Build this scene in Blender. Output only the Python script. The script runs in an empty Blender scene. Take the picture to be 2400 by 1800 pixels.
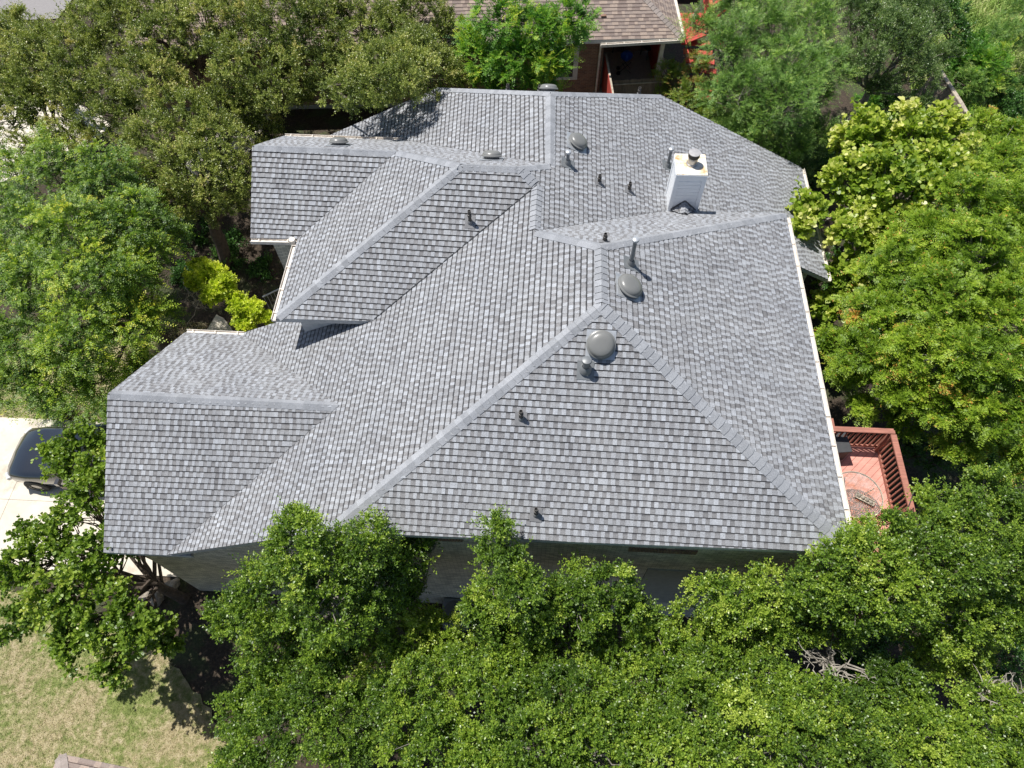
import bpy, bmesh, math, random
import numpy as np
from mathutils import Vector, Matrix
random.seed(7); RNG=np.random.default_rng(11)
scene=bpy.context.scene; COL=scene.collection
# ------------------------------------------------------------------ camera
CAM=Vector((-1.2518,-8.8988,11.7734)); FW=Vector((-0.038183,0.505376,-0.862054)); RT=Vector((0.998399,0.055316,-0.011793)); UP=Vector((-0.041725,0.861124,0.506679)); FPX=1629.214
cd=bpy.data.cameras.new('camera'); cam=bpy.data.objects.new('camera',cd); COL.objects.link(cam)
cam.matrix_world=Matrix(((RT.x,UP.x,-FW.x,CAM.x),(RT.y,UP.y,-FW.y,CAM.y),(RT.z,UP.z,-FW.z,CAM.z),(0,0,0,1)))
cd.sensor_width=36; cd.lens=36*FPX/2400; cd.clip_end=1000; scene.camera=cam
# ------------------------------------------------------------------ light
w=bpy.data.worlds.new('World'); scene.world=w; w.use_nodes=True
sky=w.node_tree.nodes.new('ShaderNodeTexSky'); sky.sky_type='NISHITA'; sky.sun_disc=False
SUN=Vector((-.36,.2,.91)).normalized()
sky.sun_elevation=math.asin(SUN.z); sky.sun_rotation=math.atan2(SUN.x,SUN.y)
bg=w.node_tree.nodes['Background']; bg.inputs['Strength'].default_value=.085
w.node_tree.links.new(sky.outputs[0],bg.inputs[0])
sd=bpy.data.lights.new('sun','SUN'); sd.energy=5.0; sd.angle=math.radians(.5); sd.color=(1,.97,.92)
so=bpy.data.objects.new('sun',sd); COL.objects.link(so); so.rotation_euler=SUN.to_track_quat('Z','Y').to_euler()
scene.view_settings.view_transform='Standard'; scene.view_settings.look='None'; scene.view_settings.exposure=.2; scene.view_settings.gamma=1
# ------------------------------------------------------------------ helpers
def at(px,py,z):
    d=FW+RT*((px-1200)/FPX)+UP*((900-py)/FPX); t=(z-CAM.z)/d.z; return CAM+d*t
def aty(px,py,y):
    d=FW+RT*((px-1200)/FPX)+UP*((900-py)/FPX); t=(y-CAM.y)/d.y; return CAM+d*t
def props(o,label=None,cat=None,group=None,kind=None):
    if label:o['label']=label
    if cat:o['category']=cat
    if group:o['group']=group
    if kind:o['kind']=kind
    return o
def thing(name,loc,label,cat,group=None,rz=0):
    o=bpy.data.objects.new(name,None); COL.objects.link(o); o.location=loc; o.rotation_euler=(0,0,rz); o.empty_display_size=.2
    return props(o,label,cat,group)
def link(name,me,mat,parent=None,world=True):
    me.materials.clear()
    for m in (mat if isinstance(mat,(list,tuple)) else [mat]): me.materials.append(m)
    o=bpy.data.objects.new(name,me); COL.objects.link(o)
    if parent is not None:
        o.parent=parent
        if world:
            M=Matrix.Identity(4); q=parent; ch=[]
            while q is not None: ch.append(q); q=q.parent
            for q in reversed(ch): M=M@q.matrix_basis if q.parent is None else M@q.matrix_parent_inverse@q.matrix_basis
            o.matrix_parent_inverse=M.inverted()
    return o
class MB:
    def __init__(s): s.v=[];s.f=[];s.m=[];s.a=[]
    def poly(s,pts,mi=0,a=.5):
        b=len(s.v); s.v+= [tuple(p) for p in pts]; s.f.append(tuple(range(b,b+len(pts)))); s.m.append(mi); s.a.append(a)
    def box(s,c,d,rz=0,mi=0,R=None,a=.5):
        M=R if R is not None else Matrix.Rotation(rz,3,'Z'); c=Vector(c)
        P=[c+M@Vector((x*d[0]/2,y*d[1]/2,z*d[2]/2)) for z in(-1,1) for y in(-1,1) for x in(-1,1)]
        b=len(s.v); s.v+=[tuple(p) for p in P]
        for f in((0,2,3,1),(4,5,7,6),(0,1,5,4),(1,3,7,5),(3,2,6,7),(2,0,4,6)): s.f.append(tuple(b+i for i in f)); s.m.append(mi); s.a.append(a)
    def bar(s,p,q,w,h,mi=0,up=(0,0,1)):
        p=Vector(p);q=Vector(q);d=q-p;L=d.length;d.normalize();u=Vector(up);x=d.cross(u)
        if x.length<1e-4:x=d.cross(Vector((0,1,0)))
        x.normalize();u=x.cross(d).normalized();R=Matrix((d,x,u)).transposed(); s.box((p+q)/2,(L,w,h),R=R,mi=mi)
    def tube(s,pts,rad,n=8,mi=0,cap=True):
        pts=[Vector(p) for p in pts]; b=len(s.v); px=None
        if not isinstance(rad,(list,tuple)): rad=[rad]*len(pts)
        for i,p in enumerate(pts):
            d=(pts[min(i+1,len(pts)-1)]-pts[max(i-1,0)]).normalized()
            x=(px-d*px.dot(d)) if px is not None else d.cross(Vector((.31,.17,.93)))
            if x.length<1e-4:x=d.cross(Vector((1,0,0)))
            x.normalize();px=x;y=d.cross(x)
            for k in range(n):
                t=2*math.pi*k/n; s.v.append(tuple(p+(x*math.cos(t)+y*math.sin(t))*rad[i]))
        for i in range(len(pts)-1):
            for k in range(n):
                a0=b+i*n+k;a1=b+i*n+(k+1)%n; s.f.append((a0,a1,a1+n,a0+n)); s.m.append(mi); s.a.append(.5)
        if cap:
            s.f.append(tuple(b+k for k in range(n))[::-1]);s.m.append(mi);s.a.append(.5)
            e=b+(len(pts)-1)*n;s.f.append(tuple(e+k for k in range(n)));s.m.append(mi);s.a.append(.5)
    def lathe(s,prof,c,M=None,n=32,mi=0):
        c=Vector(c);M=M or Matrix.Identity(3);b=len(s.v)
        for r,z in prof:
            for k in range(n):
                t=2*math.pi*k/n; s.v.append(tuple(c+M@Vector((r*math.cos(t),r*math.sin(t),z))))
        for i in range(len(prof)-1):
            for k in range(n):
                a0=b+i*n+k;a1=b+i*n+(k+1)%n; s.f.append((a0,a1,a1+n,a0+n));s.m.append(mi);s.a.append(.5)
    def prism(s,pts,d,mi=0):
        d=Vector(d);P=[Vector(p) for p in pts];Q=[p+d for p in P]
        s.poly(P,mi);s.poly(Q[::-1],mi)
        for i in range(len(P)):
            j=(i+1)%len(P); s.poly([P[j],P[i],Q[i],Q[j]],mi)
    def mesh(s,name,smooth=False,attr=False):
        me=bpy.data.meshes.new(name); me.from_pydata(s.v,[],s.f); me.polygons.foreach_set('material_index',s.m)
        if attr:
            A=me.attributes.new('tint','FLOAT','FACE'); A.data.foreach_set('value',s.a)
        if smooth:
            me.polygons.foreach_set('use_smooth',[True]*len(s.f))
        me.update(); return me
    def build(s,name,mat,parent=None,smooth=False,attr=False,fix=True):
        me=s.mesh(name,smooth,attr)
        if fix:
            bm=bmesh.new();bm.from_mesh(me);bmesh.ops.remove_doubles(bm,verts=bm.verts,dist=1e-5);bmesh.ops.recalc_face_normals(bm,faces=bm.faces);bm.to_mesh(me);bm.free()
        if smooth:
            try: me.set_sharp_from_angle(angle=math.radians(38))
            except Exception: pass
        return link(name,me,mat,parent)
# ------------------------------------------------------------------ materials
def newmat(name):
    m=bpy.data.materials.new(name);m.use_nodes=True;nt=m.node_tree;b=nt.nodes['Principled BSDF'];return m,nt,b
def ramp(nt,src,stops):
    r=nt.nodes.new('ShaderNodeValToRGB');e=r.color_ramp.elements
    while len(e)<len(stops):e.new(.5)
    for i,(p,c) in enumerate(stops): e[i].position=p;e[i].color=(*c,1)
    nt.links.new(src,r.inputs[0]);return r.outputs[0]
def noise(nt,scale,detail=4,rough=.6,vec=None):
    n=nt.nodes.new('ShaderNodeTexNoise');n.inputs['Scale'].default_value=scale;n.inputs['Detail'].default_value=detail;n.inputs['Roughness'].default_value=rough
    if vec is None:
        tc=nt.nodes.new('ShaderNodeTexCoord');vec=tc.outputs['Object']
    nt.links.new(vec,n.inputs['Vector']);return n.outputs[0]
def mixc(nt,f,a,b,mode='MIX'):
    n=nt.nodes.new('ShaderNodeMix');n.data_type='RGBA';n.blend_type=mode
    for s,v in((n.inputs[0],f),(n.inputs[6],a),(n.inputs[7],b)):
        if hasattr(v,'links'):nt.links.new(v,s)
        else: s.default_value=v if isinstance(v,(int,float)) else (*v,1)
    return n.outputs[2]
def bump(nt,b,src,st=.3,dist=.01):
    n=nt.nodes.new('ShaderNodeBump');n.inputs['Strength'].default_value=st;n.inputs['Distance'].default_value=dist
    nt.links.new(src,n.inputs['Height']);nt.links.new(n.outputs[0],b.inputs['Normal'])
def simple(name,col,rough=.6,metal=0,var=.15,scale=8,spec=.5,bmp=0):
    m,nt,b=newmat(name);n=noise(nt,scale,6)
    lo=tuple(c*(1-var) for c in col);hi=tuple(min(1,c*(1+var)) for c in col)
    nt.links.new(ramp(nt,n,[(.3,lo),(.7,hi)]),b.inputs['Base Color']);b.inputs['Roughness'].default_value=rough;b.inputs['Metallic'].default_value=metal;b.inputs['Specular IOR Level'].default_value=spec
    if bmp:bump(nt,b,n,bmp)
    return m
def attrmat(name,stops,gran=60,gs=.25,rough=.9):
    m,nt,b=newmat(name);a=nt.nodes.new('ShaderNodeAttribute');a.attribute_name='tint'
    c=ramp(nt,a.outputs['Fac'],stops)
    g=noise(nt,gran,2,.8);g2=ramp(nt,g,[(.35,(1-gs,)*3),(.65,(1+gs,)*3)])
    big=ramp(nt,noise(nt,.7,3),[(.3,(.93,.93,.94)),(.7,(1.05,1.04,1.03))])
    c=mixc(nt,1.0,c,g2,'MULTIPLY');c=mixc(nt,1.0,c,big,'MULTIPLY')
    c=mixc(nt,1.0,c,ramp(nt,noise(nt,2.6,7,.7),[(.36,(.90,.90,.91)),(.5,(1,1,1)),(.66,(1.05,1.05,1.05))]),'MULTIPLY')
    nt.links.new(c,b.inputs['Base Color']);b.inputs['Roughness'].default_value=rough;b.inputs['Specular IOR Level'].default_value=.25
    bump(nt,b,g,.5,.004);return m
M={}
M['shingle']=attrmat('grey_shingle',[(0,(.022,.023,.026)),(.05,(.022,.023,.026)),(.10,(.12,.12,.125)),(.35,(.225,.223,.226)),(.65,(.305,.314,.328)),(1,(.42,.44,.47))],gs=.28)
M['cap']=attrmat('grey_cap',[(0,(.05,.05,.055)),(.08,(.05,.05,.055)),(.12,(.25,.26,.275)),(1,(.34,.352,.372))],gs=.22)
M['brown']=attrmat('taupe_shingle',[(0,(.05,.04,.035)),(.05,(.05,.04,.035)),(.1,(.19,.14,.12)),(.5,(.29,.235,.205)),(1,(.44,.34,.27))])
M['brown_cap']=attrmat('taupe_cap',[(0,(.07,.06,.05)),(.1,(.07,.06,.05)),(.14,(.25,.215,.19)),(1,(.34,.29,.26))])
def brick(name,c1,c2,mort,rw=.2,rh=.067,sq=None,dirty=0):
    m,nt,b=newmat(name);tc=nt.nodes.new('ShaderNodeTexCoord');sp=nt.nodes.new('ShaderNodeSeparateXYZ');nt.links.new(tc.outputs['Object'],sp.inputs[0])
    ad=nt.nodes.new('ShaderNodeMath');nt.links.new(sp.outputs[0],ad.inputs[0]);nt.links.new(sp.outputs[1],ad.inputs[1])
    cb=nt.nodes.new('ShaderNodeCombineXYZ');nt.links.new(ad.outputs[0],cb.inputs[0]);nt.links.new(sp.outputs[2],cb.inputs[1])
    br=nt.nodes.new('ShaderNodeTexBrick');nt.links.new(cb.outputs[0],br.inputs['Vector'])
    br.inputs['Color1'].default_value=(*c1,1);br.inputs['Color2'].default_value=(*c2,1);br.inputs['Mortar'].default_value=(*mort,1);br.inputs['Scale'].default_value=1
    br.inputs['Brick Width'].default_value=rw;br.inputs['Row Height'].default_value=rh;br.inputs['Mortar Size'].default_value=.006;br.inputs['Bias'].default_value=-.1
    n=ramp(nt,noise(nt,3,5),[(.3,(.75,.75,.75)),(.7,(1.15,1.15,1.1))]);c=mixc(nt,1.0,br.outputs[0],n,'MULTIPLY')
    nt.links.new(c,b.inputs['Base Color']);b.inputs['Roughness'].default_value=.9
    bump(nt,b,br.outputs['Fac'],-.6,.008);return m
M['brickgrey']=brick('painted_brick',(.74,.71,.62),(.42,.41,.36),(.26,.25,.22),.2,.067)
M['brickred']=brick('brown_brick',(.26,.15,.10),(.17,.10,.075),(.30,.26,.22))
M['stucco']=simple('smooth_grey_panel',(.30,.31,.29),.85,bmp=.2)
M['trim']=simple('white_trim',(.62,.62,.60),.55)
M['fascia']=simple('grey_fascia',(.42,.43,.43),.6)
M['gutter']=simple('cream_gutter',(.72,.66,.58),.5,var=.18)
M['gutterin']=simple('gutter_inside',(.36,.30,.27),.8,var=.35,scale=5)
M['white']=simple('white_siding',(.86,.88,.90),.5,var=.03)
M['vent']=simple('vent_grey_paint',(.20,.20,.19),.32,0,.06,3,.6)
M['pipe']=simple('dark_pipe',(.07,.062,.055),.5,0,.2)
M['pipegrey']=simple('grey_pipe',(.20,.21,.215),.45,.2,.1)
M['boot']=simple('rubber_flashing',(.13,.13,.125),.6)
M['bootgrey']=simple('painted_flashing',(.20,.20,.205),.6)
M['flash']=simple('pale_flashing',(.48,.50,.52),.4,.4)
M['hole']=simple('pipe_bore',(.01,.01,.01),.9)
M['steel']=simple('flue_steel',(.45,.43,.40),.35,.75,.2)
M['sootcap']=simple('flue_cap_band',(.03,.028,.026),.5,.3)
M['captop']=simple('flue_cap_lid',(.50,.48,.47),.4,.35)
m,nt,b=newmat('rusty_chase_cover');n1=noise(nt,2.8,6,.7);n2=noise(nt,40,3)
c=ramp(nt,n1,[(.50,(.82,.79,.72)),(.57,(.74,.62,.42)),(.66,(.58,.34,.14)),(.75,(.34,.16,.07))]);c=mixc(nt,.35,c,ramp(nt,n2,[(.4,(.9,.88,.84)),(.6,(.55,.42,.28))]),'MULTIPLY')
nt.links.new(c,b.inputs['Base Color']);b.inputs['Roughness'].default_value=.6;M['rust']=m
M['glass']=simple('window_glass',(.03,.032,.032),.08,0,.1,2,.8)
def wood(name,c,scale=(2,30,2),var=.3,rough=.75):
    m,nt,b=newmat(name);tc=nt.nodes.new('ShaderNodeTexCoord');mp=nt.nodes.new('ShaderNodeMapping');nt.links.new(tc.outputs['Object'],mp.inputs[0]);mp.inputs['Scale'].default_value=scale
    n=noise(nt,1.5,6,.6,mp.outputs[0]);n2=noise(nt,3,5)
    c1=ramp(nt,n,[(.3,tuple(x*(1-var) for x in c)),(.7,tuple(min(1,x*(1+var)) for x in c))]);c1=mixc(nt,.5,c1,ramp(nt,n2,[(.3,(.7,.7,.7)),(.7,(1.2,1.2,1.2))]),'MULTIPLY')
    nt.links.new(c1,b.inputs['Base Color']);b.inputs['Roughness'].default_value=rough;return m
M['deckred']=wood('faded_red_deck',(.66,.30,.235),var=.14)
M['railred']=wood('brown_red_rail',(.36,.15,.105))
M['brightred']=wood('bright_red_paint',(.48,.07,.05),var=.1)
M['oldwood']=wood('weathered_wood',(.22,.18,.14),(6,6,2),.35)
M['palewood']=wood('pale_wood',(.42,.36,.28),(6,6,2),.3)
# concrete, ground
m,nt,b=newmat('pale_concrete');n=noise(nt,1.2,8,.65);c=ramp(nt,n,[(.3,(.56,.50,.41)),(.7,(.72,.66,.55))]);c=mixc(nt,1.0,c,ramp(nt,noise(nt,.9,9,.75),[(.34,(.78,.76,.73)),(.46,(1,1,1))]),'MULTIPLY');nt.links.new(c,b.inputs['Base Color']);b.inputs['Roughness'].default_value=.85;bump(nt,b,noise(nt,60,2),.2,.003);M['concrete']=m
M['joint']=simple('slab_joint',(.16,.14,.12),.9)
M['asphalt']=simple('street_asphalt',(.26,.245,.24),.9,var=.08)
m,nt,b=newmat('leaf_litter');n=noise(nt,14,8,.8);n2=noise(nt,1.1,4)
c=ramp(nt,n,[(.3,(.02,.015,.010)),(.5,(.05,.036,.024)),(.62,(.11,.08,.055)),(.72,(.22,.17,.12))]);c=mixc(nt,ramp(nt,n2,[(.5,(0,0,0)),(.62,(.6,.6,.6))]),c,ramp(nt,n,[(.3,(.02,.035,.01)),(.7,(.09,.13,.04))]))
nt.links.new(c,b.inputs['Base Color']);b.inputs['Roughness'].default_value=.95;bump(nt,b,n,.8,.03);M['ground']=m
def grasscol(nt,vec=None):
    n=noise(nt,.55,5,.6,vec);n2=noise(nt,5,4,.7,vec)
    g=ramp(nt,n2,[(.3,(.13,.18,.04)),(.55,(.23,.29,.07)),(.75,(.36,.39,.14))]);s=ramp(nt,n2,[(.3,(.32,.26,.14)),(.6,(.48,.41,.25)),(.75,(.56,.50,.34))])
    mx=nt.nodes.new('ShaderNodeMath');mx.operation='ADD';nt.links.new(n,mx.inputs[0])
    sc=nt.nodes.new('ShaderNodeMath');sc.operation='MULTIPLY_ADD';nt.links.new(n2,sc.inputs[0]);sc.inputs[1].default_value=.9;sc.inputs[2].default_value=-.45;nt.links.new(sc.outputs[0],mx.inputs[1])
    f=ramp(nt,mx.outputs[0],[(.40,(.1,.1,.1)),(.66,(1,1,1))]);return mixc(nt,f,g,s)
m,nt,b=newmat('patchy_turf');c=grasscol(nt);c=mixc(nt,1.0,c,ramp(nt,noise(nt,45,4,.8),[(.35,(.55,.55,.5)),(.65,(1.2,1.2,1.2))]),'MULTIPLY');nt.links.new(c,b.inputs['Base Color']);b.inputs['Roughness'].default_value=.95;bump(nt,b,noise(nt,40,4,.8),.8,.03);M['turf']=m
m,nt,b=newmat('turf_blades');nt.links.new(mixc(nt,1.0,grasscol(nt),(1.15,1.15,1.05),'MULTIPLY'),b.inputs['Base Color']);b.inputs['Roughness'].default_value=.7;M['blades']=m
m,nt,b=newmat('meadow_turf');c=ramp(nt,noise(nt,1.3,8,.7),[(.35,(.20,.30,.05)),(.55,(.30,.40,.09)),(.7,(.48,.44,.22))]);nt.links.new(c,b.inputs['Base Color']);b.inputs['Roughness'].default_value=.95;bump(nt,b,noise(nt,15,5,.8),.8,.06);M['meadow']=m
m,nt,b=newmat('meadow_blades');a=nt.nodes.new('ShaderNodeAttribute');a.attribute_name='tint';nt.links.new(ramp(nt,a.outputs['Fac'],[(0,(.17,.28,.05)),(.6,(.34,.47,.10)),(1,(.55,.52,.26))]),b.inputs['Base Color']);b.inputs['Roughness'].default_value=.7;M['mblades']=m
def bark(name,c):
    m,nt,b=newmat(name);n=noise(nt,9,6,.7);nt.links.new(ramp(nt,n,[(.35,tuple(x*.5 for x in c)),(.6,c),(.75,tuple(min(1,x*1.5) for x in c))]),b.inputs['Base Color']);b.inputs['Roughness'].default_value=.9;bump(nt,b,n,.7,.02);return m
M['bark']=bark('dark_bark',(.12,.09,.07));M['barkgrey']=bark('grey_bark',(.32,.29,.25));M['deadwood']=bark('bleached_deadwood',(.42,.38,.32));M['rock']=bark('limestone',(.36,.31,.25))
def leafmat(name,stops,rough=.4,trans=.3,spec=.5,tboost=1.6):
    m,nt,b=newmat(name);a=nt.nodes.new('ShaderNodeAttribute');a.attribute_name='tint';c=ramp(nt,a.outputs['Fac'],stops)
    nt.links.new(c,b.inputs['Base Color']);b.inputs['Roughness'].default_value=rough;b.inputs['Specular IOR Level'].default_value=spec
    tr=nt.nodes.new('ShaderNodeBsdfTranslucent');tc=mixc(nt,1.0,c,(tboost,tboost*1.1,tboost*.5),'MULTIPLY');nt.links.new(tc,tr.inputs[0])
    mx=nt.nodes.new('ShaderNodeMixShader');mx.inputs[0].default_value=trans;nt.links.new(b.outputs[0],mx.inputs[1]);nt.links.new(tr.outputs[0],mx.inputs[2]);nt.links.new(mx.outputs[0],nt.nodes['Material Output'].inputs[0]);return m
L={}
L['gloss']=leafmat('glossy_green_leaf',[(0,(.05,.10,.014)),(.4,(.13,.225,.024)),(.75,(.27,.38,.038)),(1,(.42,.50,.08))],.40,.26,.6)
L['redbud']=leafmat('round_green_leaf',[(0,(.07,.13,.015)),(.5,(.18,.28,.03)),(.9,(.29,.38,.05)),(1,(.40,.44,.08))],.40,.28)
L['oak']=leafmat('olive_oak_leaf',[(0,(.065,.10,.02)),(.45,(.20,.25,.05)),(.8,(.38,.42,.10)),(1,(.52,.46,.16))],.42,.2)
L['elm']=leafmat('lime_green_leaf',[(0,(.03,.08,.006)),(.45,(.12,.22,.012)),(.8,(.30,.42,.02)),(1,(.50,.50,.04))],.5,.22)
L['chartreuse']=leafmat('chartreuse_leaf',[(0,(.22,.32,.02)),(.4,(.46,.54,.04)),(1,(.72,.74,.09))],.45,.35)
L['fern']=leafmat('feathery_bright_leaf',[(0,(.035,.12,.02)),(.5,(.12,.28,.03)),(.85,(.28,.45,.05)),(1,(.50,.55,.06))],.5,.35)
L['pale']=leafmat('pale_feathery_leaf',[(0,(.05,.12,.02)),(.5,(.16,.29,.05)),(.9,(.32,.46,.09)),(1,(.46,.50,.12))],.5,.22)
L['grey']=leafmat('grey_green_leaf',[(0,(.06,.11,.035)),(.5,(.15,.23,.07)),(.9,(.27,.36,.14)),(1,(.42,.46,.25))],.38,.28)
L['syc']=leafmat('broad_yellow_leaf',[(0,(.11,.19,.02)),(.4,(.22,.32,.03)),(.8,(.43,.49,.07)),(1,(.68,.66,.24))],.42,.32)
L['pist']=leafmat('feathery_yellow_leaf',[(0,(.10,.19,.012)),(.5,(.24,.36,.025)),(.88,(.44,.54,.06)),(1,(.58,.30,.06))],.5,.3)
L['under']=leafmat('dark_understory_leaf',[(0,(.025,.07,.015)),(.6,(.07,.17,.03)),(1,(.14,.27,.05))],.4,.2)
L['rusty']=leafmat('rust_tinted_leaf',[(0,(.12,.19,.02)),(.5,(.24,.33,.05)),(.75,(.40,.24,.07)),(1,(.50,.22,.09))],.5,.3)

# ================================================================== terrain
def zg(x,y):
    t=min(1,max(0,(y-3)/13)); z=-10.25+1.95*(t*t*(3-2*t))
    if x>12 and y>8: z+=.10*min(x-12,14)*min(1,(y-8)/8)
    return z
def sheet(name,x0,x1,y0,y1,n,mat,off=0,jag=0,**k):
    mb=MB()
    xs=[x0+(x1-x0)*i/n for i in range(n+1)];ys=[y0+(y1-y0)*i/n for i in range(n+1)]
    me=bpy.data.meshes.new(name);V=[(x,y,zg(x,y)+off) for y in ys for x in xs];Fc=[(j*(n+1)+i,j*(n+1)+i+1,(j+1)*(n+1)+i+1,(j+1)*(n+1)+i) for j in range(n) for i in range(n)]
    me.from_pydata(V,[],Fc);me.polygons.foreach_set('use_smooth',[True]*len(Fc));me.update();return link(name,me,mat)
def region(name,poly,mat,off,step=.35,jag=.0,wob=0):
    # terrain-following sheet cut to an uneven outline
    P=[Vector((p[0],p[1])) for p in poly];Q=[]
    for i in range(len(P)):
        a,bb=P[i],P[(i+1)%len(P)];n=max(1,int((bb-a).length/step))
        nr=Vector((-(bb-a).y,(bb-a).x)).normalized()
        for k in range(n): Q.append(a.lerp(bb,k/n)+nr*(random.uniform(-jag,jag) if k else 0))
    bm=bmesh.new();vs=[bm.verts.new((q.x,q.y,0)) for q in Q];f=bm.faces.new(vs)
    bmesh.ops.triangulate(bm,faces=[f]);
    for _ in range(3 if len(Q)<400 else 2):
        long=[e for e in bm.edges if e.calc_length()>1.6]
        if not long:break
        bmesh.ops.subdivide_edges(bm,edges=long,cuts=1);bmesh.ops.triangulate(bm,faces=bm.faces[:])
    for v in bm.verts: v.co.z=zg(v.co.x,v.co.y)+off
    bmesh.ops.recalc_face_normals(bm,faces=bm.faces)
    me=bpy.data.meshes.new(name);bm.to_mesh(me);bm.free()
    return link(name,me,mat)
g=sheet('ground',-70,70,-40,100,140,M['ground']);props(g,kind='structure')
P2=lambda px,py,z=-10.25:(at(px,py,z).x,at(px,py,z).y)
lawn_poly=[(-28,-3.9),(-17.2,-4.3),(-14.6,-5.0),(-12.0,-6.0),(-10.6,-7.2),(-9.6,-8.2),(-8.6,-9.0),(-7.6,-9.6),(-7.2,-16),(-28,-16)]
lw=region('lawn',lawn_poly,M['turf'],.03,.25,.16);props(lw,kind='structure')
# left strip of dry grass beside drive
ls=region('verge',[(-34,1.7),(-13.5,1.7),(-13.0,3.6),(-16,5.2),(-34,6)],M['turf'],.03,.3,.12);props(ls,kind='structure')
# driveway slabs
dv=MB()
dz=-10.25+.05
def slab(x0,x1,y0,y1): dv.box(((x0+x1)/2,(y0+y1)/2,dz-.05),(x1-x0-.012,y1-y0-.012,.14))
for xa,xb in((-11.55,-14.9),(-14.9,-18.9),(-18.9,-22.5),(-22.5,-27)):
    for ya,yb in((-3.62,-1.35),(-1.35,1.7)): slab(xb,xa,ya,yb)
o=dv.build('driveway',M['concrete']);props(o,kind='structure')
jb=MB();jb.box((-19.3,-.96,dz-.055),(15.4,5.3,.12));o=jb.build('driveway_bed',M['joint']);props(o,kind='structure')
st=region('street',[(-60,19),(-25.5,22.5),(-24.5,45),(-60,45)],M['asphalt'],.05,3,0);props(st,kind='structure')
pv=region('pavement',[(-34,10.5),(-24.5,11.6),(-21,13.3),(-20.2,15.0),(-21.5,16.2),(-26,16.8),(-34,16)],M['concrete'],.05,3,0);props(pv,kind='structure')
pv=region('pavement',[(-16.6,12.2),(-14.3,12.0),(-12.9,17.5),(-15.2,17.8)],M['concrete'],.05,3,0);props(pv,kind='structure')
md=region('meadow',[(15,12),(20,15.5),(40,15.5),(60,60),(10,60),(14,24)],M['meadow'],.04,1,.2);props(md,kind='structure')
pth=region('path',[P2(470,800,-10.1),P2(555,790,-10.1),P2(528,752,-10.1),P2(512,745,-10.1)],M['concrete'],.05,.4,.02);props(pth,kind='structure')
sw=region('sidewalk',[(-17.5,-9.05),(-15.3,-9.25),(-14.6,-9.6),(-14.6,-12),(-17.5,-12)],M['concrete'],.045,3,0);props(sw,kind='structure')

# ================================================================== house
S0=(0,0,0)
PL={'W1':(-0.45664,0.00521,0.88964,0.0),'E1':(0.44676,0.00395,0.89465,0.0),'S1':(-0.00983,-0.55651,0.83078,0.0),'N1':(-0.00199,0.58068,0.81413,0.95135),
'E2':(0.46567,0.00456,0.88495,-1.37977),'W2':(-0.44378,-0.01959,0.89592,-0.44064),'N2':(0.00596,0.59377,0.80462,4.03693),'S3':(-0.02092,-0.56928,0.82188,-3.06312),
'N3':(0.00980,0.55969,0.82864,2.11630),'W3':(-0.45809,0.01482,0.88878,1.14566),'S4':(-0.01503,-0.53908,0.84212,-4.69880),'S5':(0.00581,-0.55803,0.82980,-2.08078),'N5':(0.01067,0.53407,0.84537,-3.23879),
'xE2':(1.0,0.01525,0,7.85822),'yN2':(-0.01203,1.0,0,10.58633),'yS1':(-0.00449,1.0,0,-4.19947),'yN1':(-0.00685,1.0,0,5.53828),'x4':(1.0,0.00858,0,-9.54488),'y4':(0.00106,1.0,0,4.22305),
'xW3':(1,0,0,-8.20141),'yS3':(0.0027,1.0,0,1.39601),'yN3':(-0.0093,1.0,0,8.64189),'x5':(1.0,-0.02551,0,-11.87003),'yS5':(-0.00749,1.0,0,-4.18592),'yN5':(-0.00537,1.0,0,2.39656),'yR1':(-0.0031,1.0,0,2.45014),'yE2s':(0,1,0,5.65),'xE1':(1,0,0,5.48925)}
def X(*q):
    A=[];b=[]
    for k in q:
        p=PL[k] if isinstance(k,str) else k
        A.append(p[:3]);b.append(p[3])
    return Vector(np.linalg.solve(np.array(A),np.array(b)))
xc=lambda x:(1,0,0,x)
yc=lambda y:(0,1,0,y)
A_=X('W1','E1','S1');B_=X('W1','E1','N1');C_=X('W1','N1','E2');K_=X('W1','S3','E2');Q_=X('N3','S3','E2');R_=X('N3','S3','W3');T_=X('N3','W3','S4');P_=X('N3','E2','W2');G_=X('E2','W2','N2')
NW=X('W2','N2','yN2');NE=X('E2','N2','yN2');NEb=X('E2','xE2','yN2');SEp=X('E2','xE2','yE2s');D_=X('E1','N1','xE1');F_=X('E1','xE1','yS1');J_=X('W1','S1','yS1')
V5b=X('W1','S5','yS5');V5=X('W1','S5','N5');V5n=X('W1','N5','yN5');G5=X('S5','N5','x5');G5s=X('S5','x5','yS5');G5n=X('N5','x5','yN5')
S3a=X('S3','W3','yS3');S3b=X('W1','S3','yS3');V4=X('W3','S4','y4');G4=X('S4','N3','x4');G4s=X('S4','x4','y4');G4n=X('N3','x4','yN3');V2=X('N3','W2','yN3');VN=X('N1','E2','yN1')
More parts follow.
